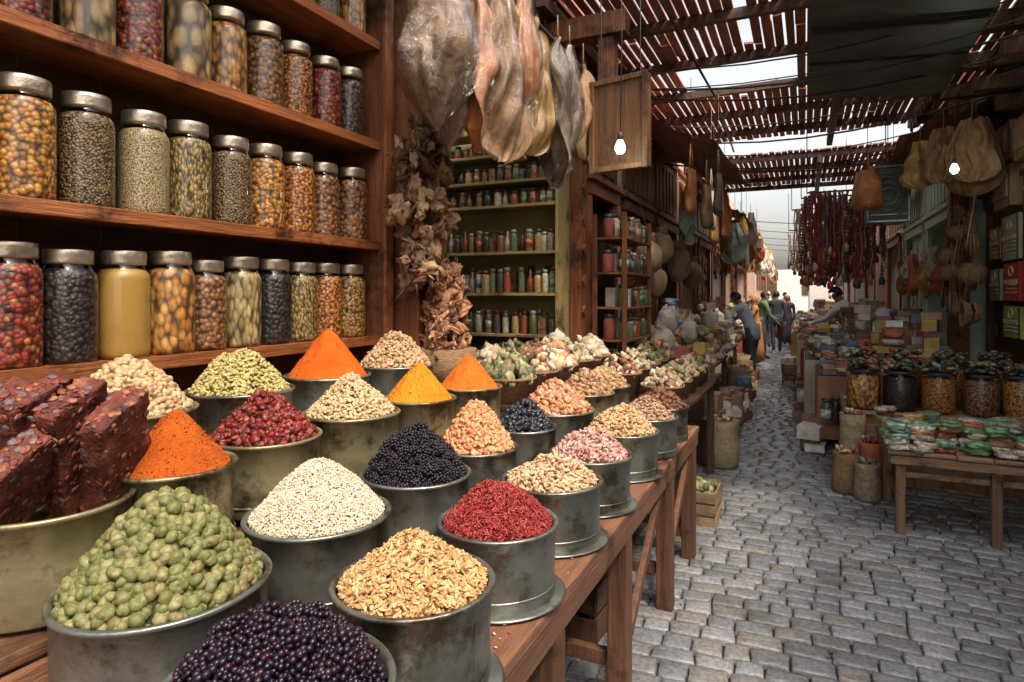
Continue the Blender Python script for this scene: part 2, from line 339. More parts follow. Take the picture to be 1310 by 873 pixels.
tub('tub_of_dried_rose_hips',-1.44,1.36,1.19,.155,.12,'raisin',[(.12,.012,.012),(.22,.025,.02),(.06,.010,.010),(.30,.06,.035)],.024,1.05,'mound',metal='brass',rough=.35,h=.2)
tub('tub_of_barley_grains',-1.42,1.72,C,.16,.13,'seed',[(.48,.34,.18),(.6,.45,.27),(.37,.24,.11)],.017,1.1,'mound',metal='brass',h=.24,jit=.6)
tub('tub_of_yellow_spice_powder',-1.34,2.02,C+.01,.135,.15,'powder',[(.66,.24,.018),(.76,.32,.03)],.01,1,'cone',metal='brass',h=.22)
tub('tub_of_paprika_powder',-1.30,2.34,C+.015,.135,.15,'powder',[(.64,.15,.02),(.74,.21,.032)],.01,1,'cone',metal='brass',h=.22)
tub('tub_of_chickpeas',-1.67,1.10,D,.165,.155,'ball',[(.42,.27,.14),(.52,.38,.22),(.32,.18,.08)],.0195,1.15,'mound',metal='brass',var=.25,lump=.6)
tub('tub_of_pumpkin_seeds',-1.70,1.50,D,.165,.14,'seed',[(.35,.29,.09),(.48,.41,.17),(.27,.2,.06)],.018,1.2,'mound',jit=.5)
tub('tub_of_cayenne_powder',-1.70,1.92,D,.16,.20,'powder',[(.60,.11,.012),(.72,.16,.02)],.01,1,'cone')
tub('tub_of_almonds',-1.68,2.34,D,.17,.15,'seed',[(.42,.26,.13),(.54,.37,.22),(.32,.16,.07)],.024,1.2,'mound',jit=.6)
# slabs of dried fruit
e=empty('tub_of_dried_fruit_slabs',(-1.42,.76,.99))
mb=MB(); mb.lathe(TUBP(.155,.2),(-1.42,.76,.98),48,0,wob=.02); par(mb.obj('tub',[M_brass]),e)
M_slab=M_noise('fruit_leather',(.05,.012,.011),(.20,.042,.026),18,.6,1.,90,dirt=((.26,.10,.055),16,.53))
M_slabchip=M_island('fruit_chips',[(.20,.045,.027),(.08,.017,.013),(.28,.11,.06),(.12,.027,.018),(.12,.09,.10)],.6,0.,bscale=200,bump=.6)
mb=MB()
def slab(mb,c,d,rot):
    M=Euler(rot).to_matrix(); V=[];F=[]; nn=26
    g=np.linspace(-1,1,nn)
    for ax in range(3):
        for sg in(-1,1):
            o=len(V)
            for u in g:
                for v in g:
                    p=[0,0,0]; p[ax]=sg; p[(ax+1)%3]=u; p[(ax+2)%3]=v; p=Vector(p)
                    q=p/((abs(p.x)**16+abs(p.y)**16+abs(p.z)**16)**(1/16))
                    q=Vector((q.x*d[0]/2,q.y*d[1]/2,q.z*d[2]/2)); k=(q+Vector(c))
                    q+=p*(.003*noise.noise(k*55)+.006*noise.noise(k*14)+.0012*noise.noise(k*150)); V.append(M@q+Vector(c))
            for i in range(nn-1):
                for j in range(nn-1):
                    a=o+i*nn+j; f=(a,a+nn,a+nn+1,a+1); F.append(f if sg>0 else f[::-1])
    mb.add(V,F,0,True)
    for i in range(170):
        s=R.choice((-1,1)); p=Vector((s*d[0]/2,R.uniform(-.46,.46)*d[1],R.uniform(-.47,.47)*d[2])); 
        if i%5==0: p=Vector((R.uniform(-.45,.45)*d[0],R.uniform(-.45,.45)*d[1],d[2]/2))
        if i%5==1: p=Vector((R.uniform(-.45,.45)*d[0],-d[1]/2,R.uniform(-.45,.45)*d[2]))
        k=R.uniform(.006,.018); dd=(k*.3,k,k); 
        if i%5==0: dd=(k,k,k*.3)
        if i%5==1: dd=(k,k*.3,k)
        mb.blob(M@p+Vector(c),dd,1,rot,.7,30)
for c,d,r in [((-1.345,.86,1.26),(.05,.14,.27),(.50,.32,.42)),((-1.40,.81,1.275),(.05,.14,.28),(.45,.26,.38)),((-1.455,.765,1.285),(.05,.14,.28),(.40,.30,.34)),((-1.515,.72,1.28),(.05,.14,.27),(.35,.32,.3)),((-1.42,.90,1.25),(.05,.13,.25),(-.1,.1,.5)),((-1.38,.69,1.235),(.05,.12,.22),(.6,.5,.5))]:
    slab(mb,c,d,r)
par(mb.obj('dried_slabs',[M_slab,M_slabchip]),e)

# bench
mb=MB()
def boards(mb,x0,x1,y0,y1,z,th,n,mi=0):
    w=(x1-x0)/n
    for i in range(n): mb.bb(x0+i*w+.002,x0+(i+1)*w-.002,y0+R.uniform(0,.02),y1-R.uniform(0,.03),z-th,z+R.uniform(-.002,.002),mi)
boards(mb,-1.0,-.60,.3,4.05,.782,.04,3)
mb.bb(-.64,-.605,.32,4.03,.67,.738,0)
boards(mb,-1.28,-.96,.3,4.1,.815,.03,2)
boards(mb,-1.56,-1.26,.35,4.1,.97,.03,2)
boards(mb,-1.88,-1.54,.35,4.1,1.095,.03,2)
mb.bb(-1.27,-1.25,.36,4.09,.82,.935,0); mb.bb(-1.55,-1.53,.36,4.09,.98,1.06,0)
for y in (.42,.95,1.62,2.37,3.24,3.95):
    mb.bb(-.69,-.61,y-.04,y+.04,-.03,.665,1); mb.bb(-1.3,-1.23,y-.04,y+.04,-.03,.80,1); mb.bb(-1.80,-1.72,y-.04,y+.04,-.03,1.06,1)
    mb.bb(-1.72,-.695,y-.02,y+.02,.58,.64,1); mb.bb(-1.22,-.70,y-.02,y+.02,.16,.22,1)
mb.box((-.66,2.75,.35),(.03,1.0,.05),1,(.6,0,0)); mb.box((-.66,1.25,.33),(.03,.85,.05),1,(-.55,0,0)); mb.box((-.66,3.6,.36),(.03,.8,.05),1,(.6,0,0))
mb.obj('wooden_display_bench',[W_bench,W_benchz],.006)
n=420; P=np.stack([NR.uniform(-.93,-.62,n),NR.uniform(.5,4.0,n),np.full(n,.786)],1)
scatter('spilled_seeds',P_('seed'),P,align_rot(np.tile([0,0,1.],(n,1)),.15),NR.uniform(.002,.006,n),M_island('spilled_seed_mix',[(.55,.4,.22),(.3,.05,.04),(.6,.5,.35),(.25,.14,.07)],.6))
def crate(name,c,d,rotz=0,mat=None,slats=3,fill=None):
    mb=MB(); M=Euler((0,0,rotz)).to_matrix(); x,y,z=d
    def b(cc,dd,mi=0): mb.box(M@Vector(cc)+Vector(c),dd,mi,M)
    for i in range(slats):
        h=z/slats*.82; zz=z/slats*(i+.5)
        for s in(-1,1):
            b((0,s*(y/2),zz),(x,.012,h)); b((s*(x/2-.001),0,zz),(.012,y-.014,h))
    for sx in(-1,1):
        for sy in(-1,1): b((sx*(x/2-.02),sy*(y/2-.02),z/2),(.025,.025,z*.99))
    b((0,0,.01),(x-.03,y-.03,.012))
    if fill:
        for i in range(fill[1]):
            s=fill[2]*R.uniform(.7,1.2); p=M@Vector((R.uniform(-x/2+.04,x/2-.04),R.uniform(-y/2+.04,y/2-.04),z*R.uniform(.8,1.1)))+Vector(c)
            mb.blob(p,(s,s*R.uniform(.7,1),s*R.uniform(.7,1)),1,(R.random()*3,R.random()*3,0),.3)
    return mb.obj(name,[mat or W_pale]+([fill[0]] if fill else []))
for x,y in((-1.0,.75),(-1.05,1.9),(-1.05,3.0),(-1.5,1.4),(-1.5,2.6)): crate('wooden_crate',(x,y,-.01),(.4,.5,.42),R.uniform(-.1,.1),W_dark)

# ------------------------------------------------ jar shelf
SX=-1.90
mb=MB()
for z in (.55,.95,1.40,1.86,2.35,2.84):
    mb.bb(-2.13,SX,-.4,2.50,z-.032,z-.002,0)
    mb.bb(SX+.001,SX+.015,-.4,2.50,z-.040,z+.004,0)
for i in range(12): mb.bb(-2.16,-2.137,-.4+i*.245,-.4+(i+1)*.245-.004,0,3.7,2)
mb.bb(-2.14,SX+.03,2.505,2.60,0,3.7,1); mb.bb(SX+.032,SX+.05,2.50,2.56,0,3.7,1)
mb.bb(-2.135,SX+.02,-.5,-.41,0,3.7,1)
mb.bb(-2.12,SX+.02,-.4,2.5,3.3,3.7,0)
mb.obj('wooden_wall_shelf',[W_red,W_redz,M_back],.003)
def jarmesh(name,content,fillh=.9):
    s=.0775; mb=MB()
    body=[(s*.93,0),(s,.012),(s*1.0,.03),(s,.25),(s*.97,.268),(s*.86,.287),(s*.78,.297),(s*.76,.31)]
    mb.lathe([(0,.006)]+[(r*.975,z+.003) for r,z in body[:5]]+[(s*.82,.284),(s*.5,.292),(0,.294)],seg=32,mi=0)
    mb.lathe(body,seg=32,mi=1)
    L=[(s*.80,.300),(s*.83,.303)]
    for i in range(4): L+=[(s*.86,.307+i*.008),(s*.835,.311+i*.008)]
    L+=[(s*.85,.341),(s*.82,.345),(s*.62,.3455),(s*.6,.342),(0,.342)]
    mb.lathe(L,seg=32,mi=2)
    return mb.mesh(name,[content,M_glass,M_lid])
JC={
'mustard':M_grain('c_mustard',[(.42,.22,.05),(.55,.32,.09),(.3,.13,.03)],75),
'clove':M_grain('c_clove',[(.08,.035,.02),(.17,.08,.045),(.05,.022,.014)],60),
'sandy':M_grain('c_sandy',[(.42,.30,.15),(.5,.39,.21)],220,bump=.3),
'cumin':M_grain('c_cumin',[(.3,.19,.06),(.42,.29,.11),(.2,.12,.04)],110,stretch=(1,1,.5)),
'dill':M_grain('c_dill',[(.18,.10,.04),(.28,.17,.07),(.11,.06,.028)],130),
'corn':M_grain('c_corn',[(.54,.22,.04),(.66,.34,.09),(.38,.12,.02)],64),
'amber':M_grain('c_amber',[(.50,.16,.03),(.6,.25,.06),(.30,.08,.02)],76),
'brown':M_grain('c_brown',[(.26,.10,.035),(.40,.19,.08),(.15,.05,.02)],58),
'chili':M_grain('c_chili',[(.22,.018,.013),(.36,.045,.025),(.11,.014,.010),(.46,.17,.05)],66),
'black':M_grain('c_black',[(.022,.015,.016),(.05,.03,.028),(.012,.01,.01)],70),
'oil':M_noise('c_oil',(.30,.165,.04),(.38,.23,.065),3,.3,.1,20),
'nuts':M_grain('c_nuts',[(.55,.22,.045),(.65,.35,.11),(.38,.13,.03)],46,stretch=(1,1,.6)),
'herb':M_grain('c_herb',[(.34,.25,.10),(.46,.37,.18),(.23,.15,.055)],56,stretch=(1,1,.4)),
'roots':M_grain('c_roots',[(.47,.3,.12),(.58,.42,.2),(.27,.13,.045)],40,stretch=(1,.6,.4)),
}
JM={k:jarmesh('spice_jar_'+k,m) for k,m in JC.items()}
rows=[(1.40,['brown','corn','chili','black','oil','nuts','brown','herb','black','cumin','amber','mustard']),
(1.86,['dill','corn','corn','dill','sandy','cumin','dill','corn','amber','brown','brown']),
(2.35,['nuts','amber','chili','roots','chili','roots','nuts','brown','amber','chili','clove']),
(2.84,['herb','corn','brown','mustard','clove','amber','black','chili','corn','dill','nuts'])]
for z,ks in rows:
    n=len(ks); y0=.66; dy=(2.41-y0)/(n-1)
    for i,k in enumerate(ks):
        o=bpy.data.objects.new('spice_jar',JM[k]); o.location=(-2.0+R.uniform(-.012,.012),y0+i*dy+R.uniform(-.006,.006),z-.001)
        o.rotation_euler=(0,0,R.uniform(0,6)); s=R.uniform(.95,1.03); 
        o.scale=(min(1.0,dy/.159)*min(s,1),)*2+(s,); scene.collection.objects.link(o)

# ------------------------------------------------ shop niche
FX=-1.75
mb=MB()
mb.bb(-3.3,-3.2,2.6,5.2,0,3.6,0)
mb.bb(-3.19,FX-.05,5.0,5.1,0,3.6,0)
mb.bb(-3.19,-2.17,2.62,2.70,0,3.6,0)
mb.bb(-3.19,-1.0,2.72,4.98,-.02,.012,2)
mb.bb(-2.12,FX,2.63,2.72,0,4.1,1); mb.bb(-1.95,FX+.03,2.725,2.86,0,4.1,1)
mb.bb(FX-.045,FX+.05,4.98,5.14,0,4.1,1)
mb.bb(-1.95,FX-.01,2.87,4.97,3.02,3.14,3); mb.bb(-1.93,FX-.03,2.87,4.97,3.145,4.1,3)
for i in range(10):
    z=1.2+i*.26; mb.box((FX+.045,2.79,z),(.03,.09,.16),1,(rad(45),0,0)); mb.box((FX+.055,5.06,z),(.02,.08,.08),1,(rad(45),0,0))
for i in range(7): mb.bb(-1.92,FX+.02+.02*(i%2),3.0+i*.28,3.06+i*.28,3.16,4.05,1)
for i in range(26):
    y=2.95+i*.077; mb.box((FX+.0,y,3.09),(.03,.045,.045),1,(rad(45),0,0))
for q in range(9):
    cy,cz=3.1+q*.22,3.45+.12*(q%2)
    mb.tube([(FX+.01,cy+.09*math.cos(a),cz+.09*math.sin(a)) for a in np.linspace(0,6.28,16)],.012,6,3)
mb.box((-1.45,4.4,3.55),(.6,.14,.16),1); mb.box((-1.45,3.0,3.6),(.6,.12,.14),1); mb.box((-1.3,4.42,3.25),(.12,.12,.5),1)
mb.obj('spice_shop',[M_greenwall,W_redz,M_soil,W_darky],.005)
mb=MB()
zs=[1.0,1.276,1.62,1.966,2.36,2.566,2.79]
for z in zs: mb.bb(-3.15,-1.83,4.72,4.97,z-.025,z,0)
for x in(-3.16,-2.98,-1.815): mb.bb(x-.012,x+.012,4.715,4.98,.6,2.97,1)
mb.bb(-3.16,-1.80,4.72,4.975,2.97,3.0,0)
for z in (1.1,1.45,1.8,2.15,2.5,2.8): mb.bb(-3.18,-2.98,2.75,4.6,z-.02,z,2)
mb.obj('wooden_shop_shelf',[M_wood('olive_wood',(.24,.18,.07),(.38,.29,.13),'x'),M_wood('olive_wood_z',(.24,.18,.07),(.38,.29,.13),'z'),M_wood('olive_wood_y',(.24,.18,.07),(.38,.29,.13),'y')],.003)
def jar_row(name,p0,p1,n,r,h,mats=None,hv=.2):
    mb=MB(); p0=Vector(p0);p1=Vector(p1)
    for i in range(n):
        if R.random()<.06: continue
        p=p0.lerp(p1,(i+.5)/n)+Vector((R.uniform(-.01,.01),R.uniform(-.015,.015),0)); hh=h*R.uniform(1-hv,1); rr=r*R.uniform(.75,1)
        k=R.random()
        if k<.7:
            mb.lathe([(rr*.9,0),(rr,.01),(rr,hh*.72),(rr*.75,hh*.84)],p,12,0); mb.lathe([(rr*.8,hh*.83),(rr*.82,hh*.98),(rr*.7,hh),(0,hh)],p,12,1)
            if R.random()<.4: mb.lathe([(rr*1.01,hh*.2),(rr*1.01,hh*.55)],p,12,2)
        elif k<.88: mb.lathe([(rr*.8,0),(rr*.8,hh*.5),(rr*.3,hh*.72),(rr*.3,hh*.95),(0,hh*.97)],p,12,0)
        else: mb.box(p+Vector((0,0,hh*.4)),(rr*1.7,rr*1.4,hh*.8),2,(0,0,R.uniform(-.2,.2)))
    return mb.obj(name,mats or [M_mix,M_lids,M_pack])
hs=[.2,.2,.22,.2,.15,.15,.13]
for z,h in zip(zs,hs):
    jar_row('row_of_small_spice_jars',(-2.95,4.81,z),(-1.85,4.81,z),R.choice([15,13,14,16]),.038,h)
    jar_row('row_of_small_spice_jars',(-2.95,4.91,z),(-1.85,4.91,z),14,.038,h*1.08)
    if h>.17: jar_row('row_of_small_spice_jars',(-3.14,4.85,z),(-3.0,4.85,z),2,.035,h*.8)
for z in (1.1,1.45,1.8,2.15,2.5): jar_row('row_of_small_spice_jars',(-3.08,2.85,z+.001),(-3.08,4.55,z+.001),16,.045,.2)
M_garlic=M_island('garlic',[(.55,.47,.34),(.44,.34,.23),(.6,.53,.41),(.36,.30,.17)],.6,bscale=60)
M_leafy=M_island('dried_leaves',[(.10,.11,.045),(.16,.16,.07),(.24,.22,.11),(.34,.31,.18),(.2,.14,.08)],.6,bscale=60)
M_basket=M_noise('woven_basket',(.18,.10,.045),(.34,.21,.11),30,.8,1.,60,stretch=(1,1,3))
def basket(name,c,r,h,fm,n,s,hp=.1,rim=1.15,amp=.35):
    mb=MB(); mb.lathe([(r/rim,0),(r,h),(r+.012,h+.005),(r+.01,h-.012),(r-.012,h-.01),(0,h-.02)],c,20,0,wob=.04)
    for i in range(int(n)):
        t=math.sqrt(R.random()); a=R.random()*6.28; k=s*R.uniform(.6,1.25)
        mb.blob((c[0]+r*.9*t*math.cos(a),c[1]+r*.9*t*math.sin(a),c[2]+h-.01+hp*(1-t*t)*R.uniform(.5,1)),(k,k*R.uniform(.6,1),k*R.uniform(.3,.8)),1,(R.random()*3,R.random()*3,R.random()*3),amp)
    return mb.obj(name,[M_basket,fm])
mb=MB(); boards(mb,-1.95,-1.32,2.95,4.85,1.02,.03,4); mb.bb(-1.93,-1.34,2.96,3.02,0,.985,1); mb.bb(-1.93,-1.34,4.75,4.81,0,.985,1); mb.obj('produce_table',[W_darky,W_dark],.004)
k=0
fills=[(M_leafy,'basket_of_dried_leaves',.07,1.1),(M_garlic,'basket_of_garlic',.05,.4),(M_goods,'basket_of_dried_mushrooms',.06,.7),(M_garlic,'basket_of_ginger_root',.08,1.),(M_goods,'basket_of_bread_rolls',.09,.5)]
for y in (3.1,3.45,3.8,4.15,4.5):
    for x in(-1.48,-1.76):
        f=fills[k%5]; basket(f[1],(x,y,1.024),.15,.13,f[0],110,f[2],.13,amp=f[3]); k+=1
def pillow_sack(name,c,d,mat,rot=0):
    mb=MB(); mb.blob(c,d,0,(0,0,rot),.45,9,2,sq=2.6); mb.blob((c[0],c[1],c[2]+d[2]*.5),(d[0]*.3,d[1]*.3,d[2]*.35),0,(0,0,rot),.6,20,2); return mb.obj(name,[mat])
M_whs=M_noise('white_sack_plastic',(.42,.38,.32),(.60,.56,.50),9,.5,1.,30)
for (x,y,z,w,h) in((-1.55,4.78,1.19,.2,.16),(-1.78,4.65,1.21,.2,.18),(-1.4,4.95,.97,.2,.2)): pillow_sack('white_sack',(x,y,z),(w,w*.8,h),M_whs,y)

M_root=M_island('dried_roots',[(.22,.115,.055),(.35,.21,.11),(.13,.065,.03),(.44,.31,.18),(.18,.11,.07)],.75,bscale=60,bump=.8)
mb=MB(); c=Vector((-1.66,2.52,2.0))
for i in range(230):
    z=R.uniform(1.66,2.42); w=(.10*math.sin((z-1.6)/.85*3.1)+.03)*(1+.35*math.sin(z*23)); a=R.random()*6.28
    p=Vector((c.x+w*math.cos(a)*.7,c.y+w*math.sin(a),z)); L=R.uniform(.04,.12); d=Vector((R.uniform(-1,1),R.uniform(-1,1),R.uniform(-1.2,.9))).normalized()*L
    if i%5==0: mb.tube([p,p+d*.3+Vector((0,.01,.01)),p+d*.6+Vector((.01,-.01,0)),p+d+Vector((R.uniform(-.02,.02),0,-.015))],R.uniform(.005,.014),6,0,.003)
    else: mb.blob(p,(R.uniform(.05,.12),R.uniform(.03,.08),R.uniform(.015,.04)),0,(R.random()*3,R.random()*3,R.random()*3),1.1,20,2)
mb.tube([(c.x,c.y,2.4),(c.x-.05,c.y+.05,2.7)],.004,5,0)
mb.obj('hanging_dried_root_bundle',[M_root])
mb=MB()
for i in range(230):
    t=R.random(); z=1.3+.45*t; w=.16*(1-t*.55); a=R.random()*6.28
    mb.blob((-1.66+w*math.cos(a)*.6,2.74+w*math.sin(a)*.8,z),(R.uniform(.05,.12),R.uniform(.03,.07),R.uniform(.01,.03)),0,(R.random()*3,R.random()*3,R.random()*3),1.1,20,2)
mb.lathe([(.13,1.15),(.16,1.33),(0,1.34)],(-1.66,2.74,0),16,1)
mb.obj('basket_of_dried_roots',[M_island('dried_bark',[(.22,.095,.045),(.34,.155,.07),(.12,.05,.03),(.40,.21,.11)],.6,bscale=60,bump=.8),M_basket])

# hanging bags
def wrinkle_bag(name,c,w,h,mats,th=.6,knot=.12,seed=0,rotz=0,plastic=True,amp=.2):
    mb=MB(); ns=64;nz=54; M=Euler((0,0,rotz)).to_matrix()
    def layer(off,mi,amp):
        vs=[];fs=[]
        for i in range(nz+1):
            t=i/nz
            base=math.sin(math.pi*min(1,t/.34*.5)) if t<.34 else 1-((t-.34)/.66)**1.5*.86
            rr=w/2*max(.05,base)
            for k in range(ns):
                a=2*math.pi*k/ns
                d=Vector((rr*th*math.cos(a),rr*math.sin(a),t*h))
                f=1+amp*noise.fractal(Vector((math.cos(a)*1.3,math.sin(a)*1.3,t*2.2))*1.6+Vector((seed*3.1,0,seed)),1,2,5)+amp*.5*abs(math.sin(a*8+seed+4*noise.noise(Vector((t*3,seed,0)))))*t
                d.x*=f;d.y*=f; d.x+=off*math.cos(a); d.y+=off*math.sin(a)
                vs.append(M@d+Vector(c))
        for i in range(nz):
            for k in range(ns):
                k2=(k+1)%ns; fs.append((i*ns+k,i*ns+k2,(i+1)*ns+k2,(i+1)*ns+k))
        mb.add(vs,fs,mi,True)
    layer(0,0,amp)
    if plastic: layer(.014,1,amp*1.7)
    mb.tube([(c[0],c[1],c[2]+h*.96),(c[0],c[1],c[2]+h+knot)],.004,5,2)
    return mb.obj(name,mats)
M_meat=M_noise('bagged_dried_goods',(.09,.05,.033),(.30,.20,.135),22,.6,1.,40)
M_orange=M_noise('orange_hide',(.26,.085,.025),(.46,.19,.065),9,.45,1.,22,coat=.1)
M_yellow=M_noise('yellow_hide',(.28,.16,.05),(.48,.31,.12),9,.45,1.,22,coat=.1)
M_brownh=M_noise('brown_hide',(.15,.08,.035),(.32,.18,.09),9,.6,1.,22)
M_greyb=M_noise('grey_hide',(.08,.055,.045),(.21,.16,.13),9,.45,1.,22,coat=.1)
M_rope=M_noise('rope',(.12,.08,.05),(.25,.17,.10),40,.9,.5,100)
wrinkle_bag('hanging_plastic_bag',(-1.36,2.18,2.27),.34,.85,[M_meat,M_plast,M_rope],.8,seed=1)
wrinkle_bag('hanging_plastic_bag',(-1.42,2.38,2.24),.30,.9,[M_meat,M_plast,M_rope],.7,seed=2,amp=.3)
def hide(name,c,w,h,mat,seed,rotz=0,plastic=False):
    mb=MB(); nu,nv=26,40; M=Euler((0,0,rotz)).to_matrix()
    for s in((0,1,2) if plastic else (0,1)):
        vs=[];fs=[]; ex=.02 if s==2 else 0
        for j in range(nv+1):
            t=j/nv; tw=(w+ex*2)*(.38+.68*math.sin(min(1,t*1.05+.05)*1.75)**1.1); wid=tw*(1 if t<.78 else max(.12,math.sqrt(max(0,1-((t-.78)/.225)**2))))
            for i in range(nu+1):
                u=i/nu*2-1
                y=u*wid/2+.03*noise.noise(Vector((t*3,u,seed)))+ .05*t*noise.noise(Vector((seed,t*1.3,0)))
                x=(.055+ex)*(1-u*u)*(1 if s==1 else -1 if s==0 else 1)*math.sin(min(1,t)*3.14)+.08*noise.noise(Vector((u*2.2,t*3,seed*2.)))+.03*noise.noise(Vector((u*6,t*3,seed*2.)))+.012*noise.noise(Vector((u*14,t*9,seed*2.)))
                z=-t*h-.05*abs(u)*noise.noise(Vector((u*2,seed,1)))*t
                vs.append(M@Vector((x,y,z))+Vector(c))
        for j in range(nv):
            for i in range(nu):
                a=j*(nu+1)+i; fs.append((a,a+1,a+nu+2,a+nu+1))
        mb.add(vs,fs,2 if s==2 else 0,True)
    mb.tube([Vector(c)+Vector((0,0,-.03)),Vector(c)+Vector((0,0,.15))],.004,5,1)
    return mb.obj(name,[mat,M_rope,M_plast])
HD=[(2.50,2.98,.30,.74,M_orange,1,.4,1),(2.62,3.0,.28,.78,M_brownh,5,-.3,1),(2.76,3.0,.30,.68,M_orange,12,.6,1),(2.90,3.02,.30,.60,M_yellow,2,.2,1),(3.04,3.02,.32,.68,M_yellow,3,-.4,1),(3.16,3.0,.32,.66,M_brownh,14,.3,0),(3.28,3.02,.34,.82,M_greyb,7,.5,1),(3.42,3.0,.30,.62,M_yellow,9,.1,1),(3.56,3.02,.32,.70,M_greyb,19,-.2,1),(3.72,3.02,.28,.58,M_brownh,21,.2,0)]
for i,(y,z,w,h,m,sd,rz,pl) in enumerate(HD): hide('hanging_leather_hide',(-1.34+.09*math.sin(i*2.3),y,z),w,h,m,sd,rz,bool(pl))
wrinkle_bag('hanging_plastic_bag',(-1.25,3.46,2.44),.26,.62,[M_greyb,M_plast,M_rope],.5,seed=4)
wrinkle_bag('hanging_plastic_bag',(-1.24,2.78,2.5),.22,.6,[M_orange,M_plast,M_rope],.6,seed=8)
mb=MB(); mb.tube([(-1.36,1.8,3.12),(-1.36,4.9,3.12)],.014,8,0)
for y in (2.3,3.3,4.6): mb.tube([(-1.36,y,3.12),(-1.72,y,3.22)],.01,6,0)
mb.obj('iron_hanging_rail',[M_blk])

def bulb(name,c,top,power,col=(.9,1.,.8)):
    e=empty(name,c); mb=MB()
    mb.lathe([(0,-.045),(.018,-.04),(.028,-.022),(.029,-.008),(.022,.012),(.014,.03)],c,16,0); par(mb.obj('glass',[MEM]),e)
    mb=MB(); mb.lathe([(.015,.03),(.016,.065),(.008,.075),(.003,.08)],c,12,0); mb.tube([(c[0],c[1],c[2]+.078),(c[0]+.01,c[1],(c[2]+top)/2),(c[0],c[1],top)],.003,5,0); par(mb.obj('socket_and_cord',[M_blk]),e)
    l=bpy.data.lights.new('bulb_light','POINT'); l.energy=power; l.color=col; l.shadow_soft_size=.03
    lo=bpy.data.objects.new('bulb_light',l); lo.location=(c[0],c[1],c[2]-.075); scene.collection.objects.link(lo); par(lo,e)
MEM,_,b=newmat('lit_bulb',(1,1,1)); b.inputs['Emission Color'].default_value=(.88,1,.78,1); b.inputs['Emission Strength'].default_value=14
mb=MB(); M=Euler((0,0,rad(-12))).to_matrix(); c=Vector((-1.0,3.66,2.62))
mb.box(c,(.37,.06,.54),0,M)
for s in(-1,1):
    mb.box(c+M@Vector((s*.175,-.035,0)),(.03,.02,.56),0,M)
    mb.box(c+M@Vector((0,-.034,s*.262)),(.318,.02,.03),0,M)
for s in(-1,1): mb.tube([c+Vector((s*.12,0,.27)),c+Vector((s*.12,0,1.1))],.004,5,1)
mb.obj('hanging_wooden_panel',[M_wood('panel_wood',(.09,.038,.015),(.18,.082,.034),'z'),M_blk],.004)
bulb('hanging_light_bulb',(-.93,3.40,2.43),3.75,2.5)
bulb('hanging_light_bulb',(1.04,5.8,2.58),3.75,4.)

# ------------------------------------------------ ground
mb=MB(); mb.add([(-120,-60,-.035),(120,-60,-.035),(120,200,-.035),(-120,200,-.035)],[(0,1,2,3)]); mb.obj('ground',[M_soil])
def cobbles():
    u=np.array([-1,-.965,-.90,-.45,0,.45,.90,.965,1]); G=len(u); U,Vv=np.meshgrid(u,u); U=U.ravel();Vv=Vv.ravel()
    fs=[]
    for j in range(G-1):
        for i in range(G-1): a=j*G+i; fs.append((a,a+1,a+G+1,a+G))
    allv=[];y=.6
    mxa=np.maximum(np.abs(U),np.abs(Vv))
    edge=np.where(mxa>.99,.030,np.where(mxa>.95,.007,np.where(mxa>.85,.0012,0)))
    while y<27:
        dy=R.uniform(.095,.128); x=-1.15+R.uniform(-.1,0)
        while x<1.75:
            w=R.uniform(.11,.205); cx=x+w/2; cy=y+dy/2+.07*math.sin(cx*1.5+y*.35)+R.uniform(-.004,.004)
            sag=.014*noise.noise(Vector((cx*1.2,cy*1.2,0)))
            hh=R.uniform(-.0035,.003)+sag; tx,ty=R.uniform(-.0028,.0028),R.uniform(-.0028,.0028); an=R.uniform(-.03,.03)+.1*math.cos(cx*1.5+y*.35)
            if R.random()<.015: hh-=.015
            ex=R.uniform(10,24); cor=1/np.maximum(1,np.power(np.abs(U)**ex+np.abs(Vv)**ex,1/ex))
            sk=R.uniform(-.06,.06); sk2=R.uniform(-.06,.06)
            X=U*cor*(w/2-.0025)*(1+sk2*Vv); Y=Vv*cor*(dy/2-.003)*(1+sk*U)
            wob=np.array([noise.noise(Vector((cx*11+p*1.5,cy*11+q*1.5,0))) for p,q in zip(U,Vv)])
            X=X*(1+.05*wob); Y=Y*(1-.06*wob)
            Z=hh+tx*U+ty*Vv-edge+.0022*wob-.0004*(U*U+Vv*Vv)
            allv.append(np.stack([cx+X*math.cos(an)-Y*math.sin(an),cy+X*math.sin(an)+Y*math.cos(an),Z],1)); x+=w
        y+=dy
    n=len(allv); P=np.concatenate(allv); F=(np.array(fs)[None]+np.arange(n)[:,None,None]*G*G).reshape(-1,4)
    me=bpy.data.meshes.new('cobbles'); me.from_pydata(P.tolist(),[],F.tolist()); me.polygons.foreach_set('use_smooth',np.ones(len(F),bool))
    m=M_island('cobblestone',[(.17,.178,.195),(.22,.228,.245),(.19,.192,.198),(.26,.265,.28),(.18,.195,.215),(.21,.20,.192),(.24,.25,.27),(.15,.155,.165)],.27,0,bump=.9,bscale=90,var=.35,spec=.6,dirt=((.085,.078,.07),2.0,.52))
    me.materials.append(m); o=bpy.data.objects.new('cobblestone_street',me); scene.collection.objects.link(o)
cobbles()
mb=MB()
for i in range(260):
    x=R.choice((R.uniform(-1.1,-.5),R.uniform(.6,1.5),R.uniform(-.6,1))); y=R.uniform(1.5,9); s=R.uniform(.005,.018)
    mb.blob((x,y,.006),(s,s*R.uniform(.4,1),s*.25),0,(0,0,R.random()*3),.6)
mb.obj('street_litter',[M_island('litter',[(.22,.18,.12),(.12,.08,.05),(.3,.27,.22),(.1,.09,.07)],.8)])
mb=MB()
